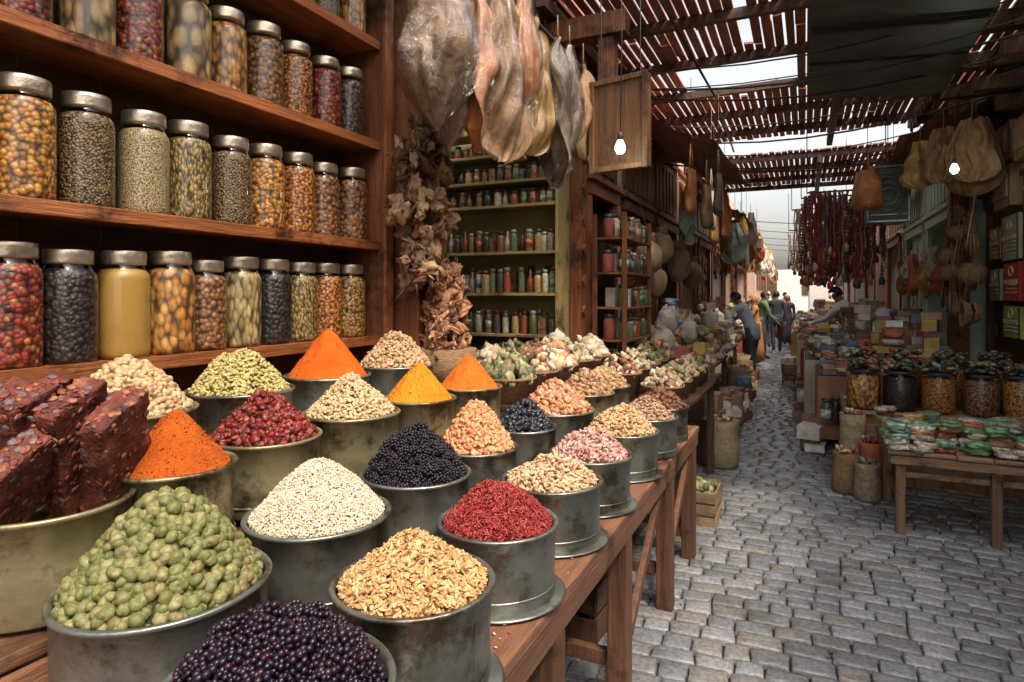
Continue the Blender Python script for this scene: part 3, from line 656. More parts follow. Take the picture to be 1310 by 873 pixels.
for i in range(9): mb.bb(1.30+R.uniform(0,.015),1.62,2.2+i*.29,2.2+(i+1)*.29-.008,-.02,.105+R.uniform(-.006,.006))
mb.obj('stone_kerb',[M_noise('kerb_stone',(.09,.085,.08),(.17,.16,.15),6,.7,.8,40)],.01)

# ------------------------------------------------ shopfronts
def shopfront(name,side,x,y0,y1,wall,frame,top=4.1,open_z=2.5,back=.9,goods=True,door=False):
    s=side; mb=MB(); 
    def bb(xa,xb,ya,yb,za,zb,mi): mb.bb(min(x+s*xa,x+s*xb),max(x+s*xa,x+s*xb),ya,yb,za,zb,mi)
    pw=.16
    bb(0,.3,y0,y0+pw,0,top,0); bb(0,.3,y1-pw,y1,0,top,0); bb(.01,.29,y0+pw,y1-pw,open_z+.12,top,0)
    bb(-.03,.03,y0+pw-.03,y0+pw+.05,0,open_z,1); bb(-.03,.03,y1-pw-.05,y1-pw+.03,0,open_z,1)
    bb(-.05,.06,y0+pw-.05,y1-pw+.05,open_z,open_z+.115,1); bb(-.09,-.02,y0+.05,y1-.05,open_z+.12,open_z+.17,1)
    for q in range(int((y1-y0)/.22)-1):
        bb(-.012,.008,y0+pw+.05+q*.22,y0+pw+.05+q*.22+.14,open_z+.26,open_z+.85,1)
    bb(-.03,.008,y0+.05,y1-.05,open_z+.95,open_z+1.02,1)
    bb(back,back+.1,y0,y1,0,top,2); bb(.305,back-.005,y0+.01,y0+.06,0,top-.3,2); bb(.305,back-.005,y1-.06,y1-.01,0,top-.3,2)
    if door:
        for q,(ya,yb) in enumerate(((y0+pw+.055,(y0+y1)/2-.004),((y0+y1)/2+.004,y1-pw-.055))):
            bb(.05,.10,ya,yb,0,open_z-.002,1)
            for k in range(4):
                z=.15+k*.58; bb(.02,.048,ya+.08,yb-.08,z,z+.45,1)
                mb.box((x+s*.012,(ya+yb)/2,z+.22),(.03,.16,.16),1,(rad(45),0,0))
    elif goods:
        for z in (.9,1.3,1.65,2.0,2.3):
            bb(back-.3,back-.005,y0+.07,y1-.07,z-.025,z,1)
            n=int((y1-y0)/.13); yy=y0+.14
            for i in range(n):
                if R.random()<.85:
                    h=R.uniform(.1,.26); w=R.uniform(.07,.12); px=x+s*(back-.15+R.uniform(-.06,.04))
                    if R.random()<.5: mb.box((px,yy,z+h/2+.001),(w,w,h),3)
                    else: mb.lathe([(w*.45,0),(w*.5,.01),(w*.5,h*.75),(w*.3,h*.9),(w*.3,h),(0,h)],(px,yy,z+.001),10,4)
                yy+=.13
    return mb.obj(name,[wall,frame,M_back,M_box,M_mix],.004)
L=[(5.16,6.3,W_dark,W_redz,0),(6.3,7.9,M_brickw,W_redz,1),(7.9,9.6,W_redz,W_redz,0),(9.6,11.4,M_plaster,W_redz,0),(11.4,13.2,W_dark,W_redz,1),(13.2,15.5,M_pale,W_redz,0),(15.5,18,M_plaster,W_dark,0),(18,21,M_pale,W_redz,0),(21,25,M_plaster,W_redz,0)]
for y0,y1,w,f,dr in L: shopfront('shop_building',-1,-1.75 if y0<18 else -2.0,y0+.004,y1-.004,w,f,door=bool(dr))
Rr=[(-2.4,.4,M_plaster,W_dark,1,2.0),(.4,3.0,W_dark,W_redz,1,2.0),(3.0,5.6,M_dteal,W_dark,1,2.0),(5.6,8.2,M_dteal,W_dark,1,1.75),(8.3,10.4,M_teal,M_teal,0,1.55),(10.4,12.4,M_teal,M_teal,1,1.55),(12.4,14.5,M_pale,W_redz,0,1.5),(14.5,17,M_plaster,W_dark,0,1.3),(17,20,M_pale,W_redz,0,1.1),(20,25,M_pale,W_redz,0,1.0)]
for y0,y1,w,f,dr,x in Rr: shopfront('shop_building',1,x,y0+.004,y1-.004,w,f,door=bool(dr))
mb=MB()
mb.bb(-6,-1.75,26,34,0,4.0,0); mb.bb(.15,6,26.5,36,0,4.0,1); mb.bb(-8,8,48,50,0,3.4,1)
for i in range(6): mb.bb(-1.77,-1.72,26.6+i*1.2,27.2+i*1.2,1.8,3,2); mb.bb(.10,.152,27+i*1.2,27.7+i*1.2,1.8,3,2)
for i in range(4): mb.bb(-5+i*2.4,-4.2+i*2.4,47.95,47.995,1.6,3.0,2)
mb.obj('market_gate_building',[M_plaster,M_pale,M_back])

# ------------------------------------------------ roof
M_slat=M_noise('red_roof_boards',(.30,.105,.075),(.52,.22,.16),3,.7,.4,15,stretch=(8,1,8),isl=(.6,1.15))
def slatroof(name,x0,x1,y0,y1,z,hole=None,w=.085,gap=.013,drop=.015,tilt=.0):
    mb=MB(); x=x0
    while x<x1:
        y=y0
        while y<y1-.05:
            L=min(R.uniform(1.2,2.4),y1-y); cx,cy=x+w/2,y+L/2
            if hole and hole[0]<cx<hole[1]:
                if hole[2]<y<hole[3]: y+=R.uniform(.3,.6); continue
                if y<=hole[2]<y+L: L=max(.3,hole[2]-y+R.uniform(-.1,.3)); cy=y+L/2
            if R.random()>drop: mb.box((cx,cy,z+R.uniform(-.01,.01)),(w-gap*R.uniform(.3,1.9),L-.01,.018),0,(0,R.uniform(-.08,.08),R.uniform(-.006,.006)))
            y+=L
        x+=w
    y=y0+.1
    while y<y1:
        mb.bb(x0,x1,y-.03,y+.03,z-.10,z-.022,1); y+=.95
    for x in (x0+.5,(x0+x1)/2+.2,x1-.5): mb.bb(x-.035,x+.035,y0,y1,z-.20,z-.105,1)
    return mb.obj(name,[M_slat,W_darky])
slatroof('slatted_market_roof',-2.2,2.4,4.1,9.6,3.85,(-1.2,-.1,6.0,7.0))
slatroof('slatted_market_roof',-2.2,2.2,10.2,13.2,3.75)
mb=MB(); mb.box((.55,5.15,3.42),(1.05,2.5,.02),0,(rad(-2),rad(4),0))
for i in range(4): mb.box((.55,4.2+i*.65,3.395-.0),(1.04,.03,.03),1,(rad(-2),rad(4),0))
for a in(.1,1.0):
    for y in(4.2,6.2): mb.tube([(a,y,3.4),(a,y,3.8)],.006,5,1)
mb.obj('dark_metal_awning',[M_noise('dark_sheet',(.06,.065,.065),(.14,.14,.135),3,.5,.6,10,metal=.4,dirt=((.10,.05,.03),4,.55)),M_blk])
def cloth(name,a,b,c,d,mat,sag=.1,amp=.06,nu=26,nv=26,seed=0,trim=.0):
    a,b,c,d=map(Vector,(a,b,c,d)); vs=[];fs=[]
    for j in range(nv+1):
        for i in range(nu+1):
            u,v=i/nu,j/nv; p=a.lerp(b,u).lerp(d.lerp(c,u),v)
            p.z-=sag*math.sin(math.pi*u)*math.sin(math.pi*v); n=noise.noise_vector(Vector((u*4,v*4,seed)))
            p+=n*amp+noise.noise_vector(Vector((u*11,v*3,seed+4)))*amp*.4; vs.append(p)
    for j in range(nv):
        for i in range(nu): q=j*(nu+1)+i; fs.append((q,q+1,q+nu+2,q+nu+1))
    mb=MB(); mb.add(vs,fs,0,True); return mb.obj(name,[mat])
M_c1=M_noise('brown_canvas',(.26,.12,.075),(.42,.21,.14),5,.85,.5,60)
M_c2=M_noise('red_canvas',(.38,.08,.05),(.52,.15,.09),5,.85,.5,60)
M_c3=M_noise('cream_canvas',(.55,.46,.35),(.7,.63,.52),5,.85,.5,60)
M_c4=M_noise('mustard_canvas',(.45,.27,.06),(.6,.4,.12),5,.85,.5,60)
cloth('added_shade_awning',(-2.2,-1.0,3.9),(-1.15,-1.0,3.75),(-1.15,4.0,3.75),(-2.2,4.0,3.9),M_c1,.1,.05,seed=11)  # unseen awning over the jar shelf, added to shade the upper jars
cloth('added_shade_awning',(-1.75,6.4,3.55),(-.75,6.5,3.1),(-.65,9.0,3.0),(-1.75,9.2,3.5),M_c1,.12,.09,seed=1)
cloth('added_shade_awning',(-1.75,9.8,3.3),(-.9,9.7,2.85),(-.8,12,2.9),(-1.75,12.2,3.3),M_c1,.1,.08,seed=2)
cloth('added_shade_awning',(1.7,7.0,3.5),(.85,7.2,3.15),(.8,9.2,3.1),(1.7,9.4,3.5),M_c1,.12,.08,seed=3)
cloth('added_shade_awning',(1.5,10.5,3.3),(.6,10.6,3.0),(.6,13,2.95),(1.5,13,3.2),M_c2,.12,.08,seed=4)
cloth('added_shade_awning',(-1.75,14.5,3.1),(-1.0,14.4,2.7),(-1.0,17,2.7),(-1.75,17,3.1),M_c3,.1,.08,seed=5)
cloth('added_shade_awning',(1.2,15.5,3.2),(.2,15.4,2.8),(.2,18,2.8),(1.2,18,3.1),M_c3,.1,.08,seed=6)
cloth('added_shade_awning',(1.0,20.5,3.0),(.1,20.4,2.6),(.1,23,2.6),(1.0,23,2.9),M_c2,.1,.08,seed=7)
cloth('added_shade_awning',(-2.0,19.5,3.0),(-1.2,19.4,2.6),(-1.2,22,2.6),(-2.0,22,2.9),M_c1,.1,.08,seed=8)
mb=MB()
for i in range(9):
    y=R.uniform(4.6,9); z=R.uniform(3.3,3.62); x0=-1.7;x1=1.7; s1=R.uniform(-.6,.6)
    pts=[(x0+(x1-x0)*t,y+s1*t,z-.2*math.sin(math.pi*t)) for t in np.linspace(0,1,9)]
    mb.tube(pts,R.choice([.005,.007,.010]),5,0)
for x in(-.9,1.3): mb.tube([(x,4.2,3.62),(x+.1,6.5,3.55),(x,9.2,3.6)],.012,6,0)
for y in (14.6,16.8,19,21.5,24): mb.tube([(-1.8,y,3.3),(0,y,3.1),(1.3,y+.3,3.3)],.008,5,0)
mb.obj('overhead_cables',[M_blk])

# ------------------------------------------------ left street clutter
mb=MB()
for z in (.95,1.22,1.5,1.8,2.1): mb.bb(-1.66,-1.36,5.2,6.1,z-.02,z,0)
for x in(-1.64,-1.38):
    for y in(5.19,6.11): mb.bb(x-.02,x+.02,y-.018,y+.0,.0,2.3,1)
mb.obj('wooden_jar_rack',[W_redx,W_redz],.003)
for z in (.95,1.22,1.5,1.8,2.1):
    jar_row('row_of_small_spice_jars',(-1.42,5.24,z),(-1.42,6.08,z),8,.05,.2); jar_row('row_of_small_spice_jars',(-1.55,5.24,z),(-1.55,6.08,z),7,.055,.23,[M_goods,M_lids,M_box])
def table(name,x0,x1,y0,y1,z,mats=None,lower=False,clothm=None):
    mb=MB(); boards(mb,x0,x1,y0,y1,z,.03,4,0)
    for x in(x0+.05,x1-.05):
        for y in(y0+.06,y1-.06): mb.bb(x-.03,x+.03,y-.03,y+.03,-.03,z-.1,1)
    mb.bb(x0+.03,x1-.03,y0+.03,y0+.055,z-.1,z-.034,0);mb.bb(x0+.03,x1-.03,y1-.055,y1-.03,z-.1,z-.034,0)
    mb.bb(x0+.02,x0+.045,y0+.06,y1-.06,z-.1,z-.034,0)
    if clothm: mb.bb(x0-.012,x0-.002,y0,y1,.12,z-.01,2); mb.bb(x0,x1,y0-.012,y0-.002,.12,z-.01,2)
    return mb.obj(name,(mats or [W_darky,W_dark])+([clothm] if clothm else []),.004)
def goods_boxes(name,x0,x1,y0,y1,z,n,s=.14,mat=None,tall=3,flat=1.):
    mb=MB()
    for i in range(n):
        x=R.uniform(x0+s/2,x1-s/2);y=R.uniform(y0+s/2,y1-s/2);zz=z+.003+R.random()*.002
        for k in range(R.randint(1,tall)):
            d=(s*R.uniform(.7,1.1),s*R.uniform(.8,1.4),s*R.uniform(.3,.8)*flat)
            if R.random()<.7: mb.box((x,y,zz+d[2]/2),d,0,(0,0,R.uniform(-.3,.3)))
            else: mb.blob((x,y,zz+d[2]/2),d,0,(0,0,R.uniform(-.5,.5)),.25,9,2,sq=4)
            zz+=d[2]+.001
    return mb.obj(name,[mat or M_box],.003)
def pile(name,x0,x1,y0,y1,z,n,s,mat,hp=.12):
    mb=MB()
    for i in range(n):
        u,v=R.random(),R.random(); k=s*R.uniform(.5,1.4)
        mb.blob((x0+(x1-x0)*u,y0+(y1-y0)*v,z+k*.2+hp*math.sin(math.pi*u)*math.sin(math.pi*v)*R.random()),(k,k*R.uniform(.6,1),k*R.uniform(.5,1)),0,(R.random()*3,R.random()*3,R.random()*3),.5)
    return mb.obj(name,[mat])
M_veg=M_island('mixed_vegetables',[(.16,.17,.07),(.42,.35,.24),(.24,.12,.07),(.22,.22,.11),(.38,.25,.13),(.48,.43,.33)],.5,bscale=50)
table('produce_table',-1.5,-.72,4.2,5.9,.84)
fl=[(M_veg,'basket_of_vegetables'),(M_leafy,'basket_of_dried_leaves'),(M_goods,'basket_of_nuts'),(M_garlic,'basket_of_garlic')]; k=0
for y in(4.4,4.72,5.05,5.4,5.7):
    a_,b_=fl[k%4],fl[(k+2)%4]; k+=1
    basket(a_[1],(-.90,y,.845),.14,.13,a_[0],90,.06,.12,amp=.7); basket(b_[1],(-1.22,y+.05,.845),.15,.2,b_[0],90,.055,.15,amp=.7)
crate('wooden_crate',(-.66,4.65,-.01),(.2,.35,.25),0,W_pale,fill=(M_leafy,40,.06))
specs=[(6.1,7.4,-.85,.72),(7.6,9.0,-.95,.78),(9.3,11.0,-1.0,.8),(11.3,13.3,-1.05,.8),(14.2,16,-1.1,.8),(16.4,18.6,-1.15,.8),(19,21,-1.3,.8),(21.5,24,-1.35,.8)]
for i,(y0,y1,xf,z) in enumerate(specs):
    table('market_stall_table',-1.70,xf,y0,y1,z,clothm=[M_c3,M_goods,M_c2,M_c3,M_c1,M_c2,M_c3,M_c4][i] if i in(1,3,5,6,7) else None)
    if i%2==0: goods_boxes('stack_of_boxes',-1.65,xf-.02,y0,y1,z,56,.16,tall=4); pile('pile_of_goods',-1.65,-1.3,y0,y1,z+.15,90,.14,M_garlic,.5)
    else: pile('pile_of_goods',-1.6,xf-.05,y0+.1,y1-.1,z,230,.11,[M_goods,M_veg,M_garlic][i%3],.5); goods_boxes('stack_of_boxes',-1.7,-1.35,y0,y1,z,26,.2,tall=6)
for (x,y,z,w,h) in((-1.35,6.6,1.12,.22,.24),(-1.42,7.1,1.3,.22,.28),(-1.3,7.9,1.15,.24,.26),(-1.4,8.6,1.2,.24,.3),(-1.3,9.8,1.2,.24,.3),(-1.3,10.6,1.2,.24,.28),(-1.3,12,1.2,.28,.28)): pillow_sack('white_sack',(x,y,z),(w,w*.8,h),M_whs,y)
goods_boxes('stack_of_boxes',-1.0,-.62,8.2,9.6,0,18,.24); goods_boxes('stack_of_boxes',-1.1,-.72,10.2,12.2,0,20,.24); goods_boxes('stack_of_boxes',-1.0,-.66,6.3,7.9,0,14,.22,tall=4)
M_burl=M_noise('burlap',(.28,.20,.12),(.42,.33,.21),30,.9,.8,120)
for x,y,h in((-.72,6.15,.45),(-.85,8.1,.42),(-.9,9.9,.55),(-1.0,11.2,.6)):
    mb=MB(); mb.lathe([(.13,0),(.17,.04),(.175,h*.5),(.15,h*.85),(.17,h),(.14,h*.97),(0,h*.92)],(x,y,-.01),18,0,wob=.15)
    for k in range(30): mb.blob((x+R.uniform(-.1,.1),y+R.uniform(-.1,.1),h*.95+R.uniform(0,.03)),(.04,.03,.025),1,(R.random()*3,R.random()*3,0),.4)
    mb.obj('open_grain_sack',[M_burl,M_goods])
# ------------------------------------------------ hanging goods both sides
bagm=[M_orange,M_brownh,M_greyb,M_c3,M_yellow]
def hbag(c,w,h,m,seed,top=None,thk=.35):
    mb=MB(); vs=[];ns=20;nz=14
    for i in range(nz+1):
        t=i/nz; rr=w/2*(1-.35*t**1.6)*(1 if t>.06 else .8)
        for k in range(ns):
            a=2*math.pi*k/ns; f=1+.28*noise.noise(Vector((math.cos(a),math.sin(a),t*2+seed)))
            vs.append((c[0]+rr*f*math.cos(a)*thk,c[1]+rr*f*math.sin(a),c[2]+t*h+.02*noise.noise(Vector((a,seed,0)))))
    fs=[(i*ns+k,i*ns+(k+1)%ns,(i+1)*ns+(k+1)%ns,(i+1)*ns+k) for i in range(nz) for k in range(ns)]+[tuple(range(ns))[::-1]]
    mb.add(vs,fs,0,True); hz=c[2]+h
    mb.tube([(c[0],c[1]-w*.28,hz-.01),(c[0],c[1]-w*.17,hz+h*.4),(c[0],c[1],hz+h*.6),(c[0],c[1]+w*.17,hz+h*.4),(c[0],c[1]+w*.28,hz-.01)],.008,6,0)
    mb.tube([(c[0],c[1],hz+h*.58),(c[0],c[1],(top or hz+h*.6+.6))],.003,4,1)
    return mb.obj('hanging_bag',[m,M_rope])
for i,(x,y,z,w,h) in enumerate([(-.95,5.9,2.35,.3,.4),(-.85,6.2,2.25,.32,.4),(-.78,6.5,2.4,.28,.4),(-.9,6.9,2.3,.3,.4),(-.95,7.5,2.2,.3,.4),(-.9,8.1,2.3,.3,.4),(-1.0,9.5,2.2,.3,.5),(-1.0,10.4,2.1,.3,.5),(-1,12.5,2.1,.35,.5)]):
    hbag((x,y,z),w,h,bagm[i%5],i*1.7,3.6)
hbag((.56,7.1,2.45),.36,.38,M_orange,9,3.7,.8); hbag((.9,8.2,2.4),.3,.35,M_c3,11,3.7,.7); hbag((.5,9.5,2.3),.3,.4,M_goods,13,3.7,.7)
for (x,y,z,w,h,m,s) in((1.12,6.7,3.1,.34,.50,M_brownh,31),(1.28,6.45,3.1,.36,.54,M_brownh,33),(.98,6.95,3.05,.30,.45,M_yellow,35),(1.40,6.9,3.2,.4,.7,M_brownh,37)):
    hide('hanging_leather_hide',(x,y,z),w,h,m,s,1.2)
for i in range(56):
    s=i%2; y=R.uniform(7.8,24); x=(-1.12 if s else .95)+R.uniform(-.25,.25)-(0 if s else .045*max(0,y-11)); z=R.uniform(2.1,2.6)
    hide('hanging_cloth_goods',(x,y,z+.5),R.uniform(.2,.4),R.uniform(.35,.7),R.choice([M_c2,M_c1,M_orange,M_c3,M_brownh,M_greyb,M_teal,M_whs,M_c4,M_c2]),i*3.3,R.uniform(0,3))
M_str=M_island('beads',[(.28,.03,.02),(.38,.06,.04),(.14,.02,.02),(.05,.06,.14),(.40,.18,.10),(.18,.05,.04),(.46,.36,.26)],.4,.2,bscale=60)
def strings(name,x0,x1,y0,y1,n,ztop,zlo,mats):
    mb=MB()
    for i in range(n):
        x,y=R.uniform(x0,x1),R.uniform(y0,y1); zb=R.uniform(*zlo); L=ztop-zb; r=R.uniform(.009,.022)
        nb=int(L/(r*2.2)); kind=R.random()
        if kind<.6:
            for q in range(nb): mb.lathe([(r*.3,-r),(r,-.2*r),(r,.2*r),(r*.3,r)],(x+.012*math.sin(q*.25+i),y,zb+q*r*2.15),6,0)
        else:
            pts=[(x+.012*math.sin(q*2.1+i),y,ztop-L*q/8) for q in range(9)]; mb.tube(pts,r,6,0,r*.7)
        mb.tube([(x,y,zb),(x,y,ztop)],.003,4,1)
        mb.lathe([(r*1.6,0),(r*1.8,.06),(r*.6,.10),(0,.11)],(x,y,zb-.08),7,0)
    mb.tube([(x0,(y0+y1)/2,ztop),(x1,(y0+y1)/2,ztop)],.012,6,1)
    for xx in(x0,x1): mb.tube([(xx,(y0+y1)/2,ztop),(xx,(y0+y1)/2,3.65)],.006,5,1)
    return mb.obj(name,mats)
strings('hanging_bead_strings',.02,.85,8.3,8.6,56,2.85,(1.75,2.2),[M_str,M_blk])
strings('hanging_bead_strings',-.05,.8,9.4,9.8,50,2.95,(1.8,2.3),[M_str,M_blk])
strings('hanging_bead_strings',-.2,.7,11,11.5,34,3.0,(1.9,2.4),[M_str,M_blk])
strings('hanging_bead_strings',-.3,.5,13.5,14,30,2.9,(2.0,2.4),[M_goods,M_blk])
strings('hanging_bead_strings',-1.6,-1.1,12.4,13,20,2.8,(1.9,2.3),[M_goods,M_blk])
for (y,z,r) in((6.6,2.0,.17),(6.95,1.75,.15),(7.3,2.15,.16),(8.3,2.0,.2),(9.4,1.9,.18)):
    mb=MB(); mb.blob((-1.5,y,z),(r*1.6,r*2,r*2.3),0,amp=.15,sub=2); mb.lathe([(r*.5,r*.9),(r*.42,r*1.3),(r*.5,r*1.5)],(-1.5,y,z),14,0); mb.tube([(-1.5,y,z+r*1.4),(-1.6,y,z+.6)],.004,5,1); mb.obj('hanging_gourd_pot',[M_noise('pot_clay',(.25,.15,.09),(.42,.30,.2),6,.5,.4,30),M_rope])
for (x,y,z) in((-1.1,8.8,2.5),(.3,12.5,2.4),(-.9,13.8,2.5)):
    mb=MB(); mb.lathe([(.02,.34),(.1,.28),(.12,.26),(.11,.24),(.11,.06),(.08,.03),(.02,0)],(x,y,z),8,0,sm=False); mb.tube([(x,y,z+.33),(x,y,3.6)],.004,5,0); mb.obj('hanging_lantern',[M_brass])

# ------------------------------------------------ right side near
mb=MB(); boards(mb,.50,1.66,4.85,5.75,.56,.025,6,0)
for x,y in((.58,4.92),(1.10,4.9),(1.6,4.92),(.58,5.68),(1.6,5.68)): mb.bb(x-.028,x+.028,y-.028,y+.028,-.03,.50,1)
mb.bb(.52,1.64,4.87,4.892,.47,.53,0); mb.bb(.61,1.57,4.905,4.93,.38,.42,0); mb.bb(.51,.53,4.9,5.7,.47,.53,0); mb.bb(.57,.60,4.96,5.65,.2,.24,0)
mb.obj('wooden_trestle_table',[M_wood('worn_wood',(.15,.085,.05),(.31,.195,.115),'x',.65),M_wood('worn_wood_z',(.15,.085,.05),(.30,.18,.10),'z',.65)],.006)
mb=MB()
for gx in range(8):
    for gy in range(6):
        x,y=.58+gx*.138+R.uniform(-.02,.02),4.94+gy*.135+R.uniform(-.02,.02); zz=.565
        for k in range(R.randint(1,5)):
            d=(R.uniform(.11,.15),R.uniform(.09,.13),R.uniform(.03,.05))
            mb.blob((x+R.uniform(-.02,.02),y+R.uniform(-.02,.02),zz+d[2]/2),d,0,(R.uniform(-.12,.12),R.uniform(-.12,.12),R.uniform(-.4,.4)),.28,17,2,sq=5)
            if R.random()<.5: mb.box((x,y,zz+d[2]+.001),(d[0]*.5,d[1]*.5,.002),0,(0,0,R.uniform(-.4,.4)))
            zz+=d[2]*.85
mb.obj('pile_of_spice_packets',[M_pack])
mb=MB(); mb.bb(.34,1.72,6.15,6.75,-.03,.58,0); boards(mb,.30,1.74,6.1,6.8,.61,.028,3,1); 
for i in range(5): mb.bb(.42+i*.27,.62+i*.27,6.135,6.148,.08,.5,1)
mb.obj('wooden_counter',[M_wood('counter_wood',(.24,.09,.03),(.42,.19,.07),'z'),W_pale],.004)
M_darkpk=M_island('dark_packets',[(.03,.03,.035),(.06,.08,.05),(.26,.12,.06),(.1,.14,.08),(.34,.28,.19),(.04,.04,.07),(.05,.05,.04),(.4,.1,.05)],.3,.5,bscale=60)
def bigjar(x,y,z,r,h,content):
    mb=MB(); mb.lathe([(0,.004),(r*.93,.006),(r*.975,h*.1),(r*.975,h*.84),(r*.6,h*.88),(0,h*.9)],(x,y,z),28,0)
    mb.lathe([(r*.94,0),(r,.02),(r,h*.9),(r*.9,h*.95),(r*.92,h)],(x,y,z),28,1); mb.lathe([(r*.95,h*.93),(r*.98,h*.94),(r*.98,h*.99),(r*.9,h),(0,h)],(x,y,z),28,2)
    for i in range(40): mb.blob((x+R.uniform(-r,r)*.85,y+R.uniform(-r,r)*.8,z+h+R.uniform(.01,.09)),(R.uniform(.05,.09),R.uniform(.03,.06),R.uniform(.02,.04)),3,(R.uniform(-.6,.6),R.uniform(-.6,.6),R.random()*3),.3)
    return mb.obj('large_glass_jar',[content,M_glass,M_blk,M_darkpk])
cs=['nuts','black','amber','brown','corn']
for i,x in enumerate((.46,.74,1.02,1.31,1.58)): bigjar(x,6.3,.612,.128,.34,JC[cs[i]])
for i,x in enumerate((.5,.82,1.14,1.46)): bigjar(x,6.62,.612,.13,.40,JC[cs[(i+2)%5]])
M_sack=M_noise('patterned_sack',(.22,.15,.09),(.42,.33,.22),26,.85,.7,90)
for i,(x,y,w,h) in enumerate(((.36,5.98,.2,.62),(.50,5.86,.2,.42),(.44,5.62,.18,.3),(.3,5.78,.2,.33),(.62,6.0,.22,.4))):
    mb=MB(); prof=[(w*.42,0),(w*.52,.04),(w*.5,h*.5),(w*.46,h*.85),(w*.5,h),(w*.44,h*.98),(0,h*.93)]
    mb.lathe(prof,(x,y,-.01),16,0,sm=True,wob=.15)
    for k in range(22): mb.blob((x+R.uniform(-1,1)*w*.33,y+R.uniform(-1,1)*w*.33,h*.97+R.uniform(0,.03)),(.04,.03,.025),1,(R.random()*3,R.random()*3,0),.4)
    mb.obj('open_grain_sack',[[M_sack,M_c2,M_sack,M_basket,M_goods][i],[M_goods,M_str,M_leafy,M_goods,M_veg][i]])
M_post=M_noise('faded_poster',(.50,.46,.36),(.28,.34,.28),9,.6,.1,30); M_rsg=M_noise('red_sign_paint',(.45,.025,.02),(.6,.045,.03),3,.4,.05,30); M_gsg=M_noise('green_yellow_sign',(.5,.48,.08),(.22,.40,.1),5,.4,.05,30)
for (y,z,w,h,d,m) in ((6.95,2.95,.5,.34,.10,W_palez),(6.95,2.56,.5,.36,.10,W_palez),(7.0,2.12,.5,.40,.03,M_post),(6.95,1.72,.46,.34,.03,M_rsg),(6.95,1.36,.5,.28,.03,M_gsg),(6.35,2.9,.5,.34,.10,W_palez),(6.35,2.5,.5,.34,.03,M_post),(6.35,2.05,.46,.40,.03,M_gsg),(6.35,1.6,.46,.34,.03,M_rsg),(7.5,1.7,.36,.3,.03,M_post),(7.5,2.1,.36,.3,.03,M_c4)):
    mb=MB(); mb.bb(1.70-d,1.70,y-w/2,y+w/2,z-h/2,z+h/2,0)
    for sy in(-1,1): mb.bb(1.69-d,1.699-d+.004,y+sy*(w/2-.015)-.012,y+sy*(w/2-.015)+.012,z-h/2,z+h/2,1)
    if d<.05:
        mb.bb(1.688-d,1.698-d,y-w/2+.03,y+w/2-.03,z-.02,z+.02,2)
        for q in range(3): mb.bb(1.688-d,1.698-d,y-w/2+.06,y+w/2-.06-.05*q,z-h*.3+q*.035,z-h*.3+q*.035+.012,2)
        mb.tube([(1.692-d,y+.06*math.cos(a),z+h*.28+.04*math.sin(a)) for a in np.linspace(0,6.28,14)],.008,5,2)
    else: mb.bb(1.68-d,1.698-d,y-w/2+.05,y+w/2-.05,z-.1,z+.1,0)
    mb.obj('wall_cabinet' if d>.05 else 'wall_sign',[m,W_dark,M_c3],.003)
mb=MB(); mb.bb(1.42,1.60,8.14,8.30,0,4.0,0); mb.bb(1.38,1.64,8.12,8.32,0,.3,0); mb.bb(1.38,1.64,8.12,8.32,3.2,3.35,0)
for i in range(7): mb.box((1.50,8.135,.7+i*.35),(.08,.02,.16),0,(0,rad(45),0))
mb.obj('carved_wooden_post',[W_redz],.005)
mb=MB()
for y in (5.7,6.6,7.5,8.4): mb.box((1.45,y,3.62),(.62,.12,.13),0); mb.box((1.52,y,3.42),(.42,.10,.12),0); mb.box((1.6,y,3.24),(.25,.10,.12),0)
mb.bb(1.16,1.28,5.6,9.2,3.69,3.80,0)
for i in range(18): mb.box((1.17,5.7+i*.19,3.64),(.03,.09,.09),0,(rad(45),0,0))
mb.obj('carved_timber_eaves',[W_darky],.005)
for i in range(24):
    y=R.uniform(6.9,8.1); x=1.44-R.uniform(0,.15); z=R.uniform(1.35,2.45); mb=MB()
    if i%3==0:
        r=R.uniform(.08,.13)
        for q in range(3):
            pts=[(x+.02*q,y+(r-.012*q)*math.cos(a),z+(r-.012*q)*math.sin(a)) for a in np.linspace(0,6.28,20)]; mb.tube(pts,.013,6,0)
        mb.tube([(x,y,z+r),(x+.05,y,z+r+.3)],.004,4,0); mb.obj('hanging_rope_coil',[M_basket])
    elif i%3==1:
        for q in range(34):
            a=R.uniform(-.06,.06); mb.tube([(x,y,z+.2),(x+a*.7,y+a,z),(x+a,y+R.uniform(-.08,.08),z-R.uniform(.1,.25))],.007,5,0,.003)
        mb.tube([(x,y,z+.2),(x+.04,y,z+.5)],.004,4,0); mb.obj('hanging_straw_bundle',[M_root])
    else:
        r=R.uniform(.07,.12); mb.lathe([(r*.5,-r*1.2),(r,-r*.6),(r*1.05,0),(r*.8,r*.6),(r*.86,r*.62),(r*.7,r*.5),(0,r*.4)],(x,y,z),16,0,wob=.1)
        mb.tube([(x,y-r*.8,z+r*.6),(x,y,z+r*1.8),(x,y+r*.8,z+r*.6)],.007,5,0); mb.obj('hanging_basket',[M_basket])
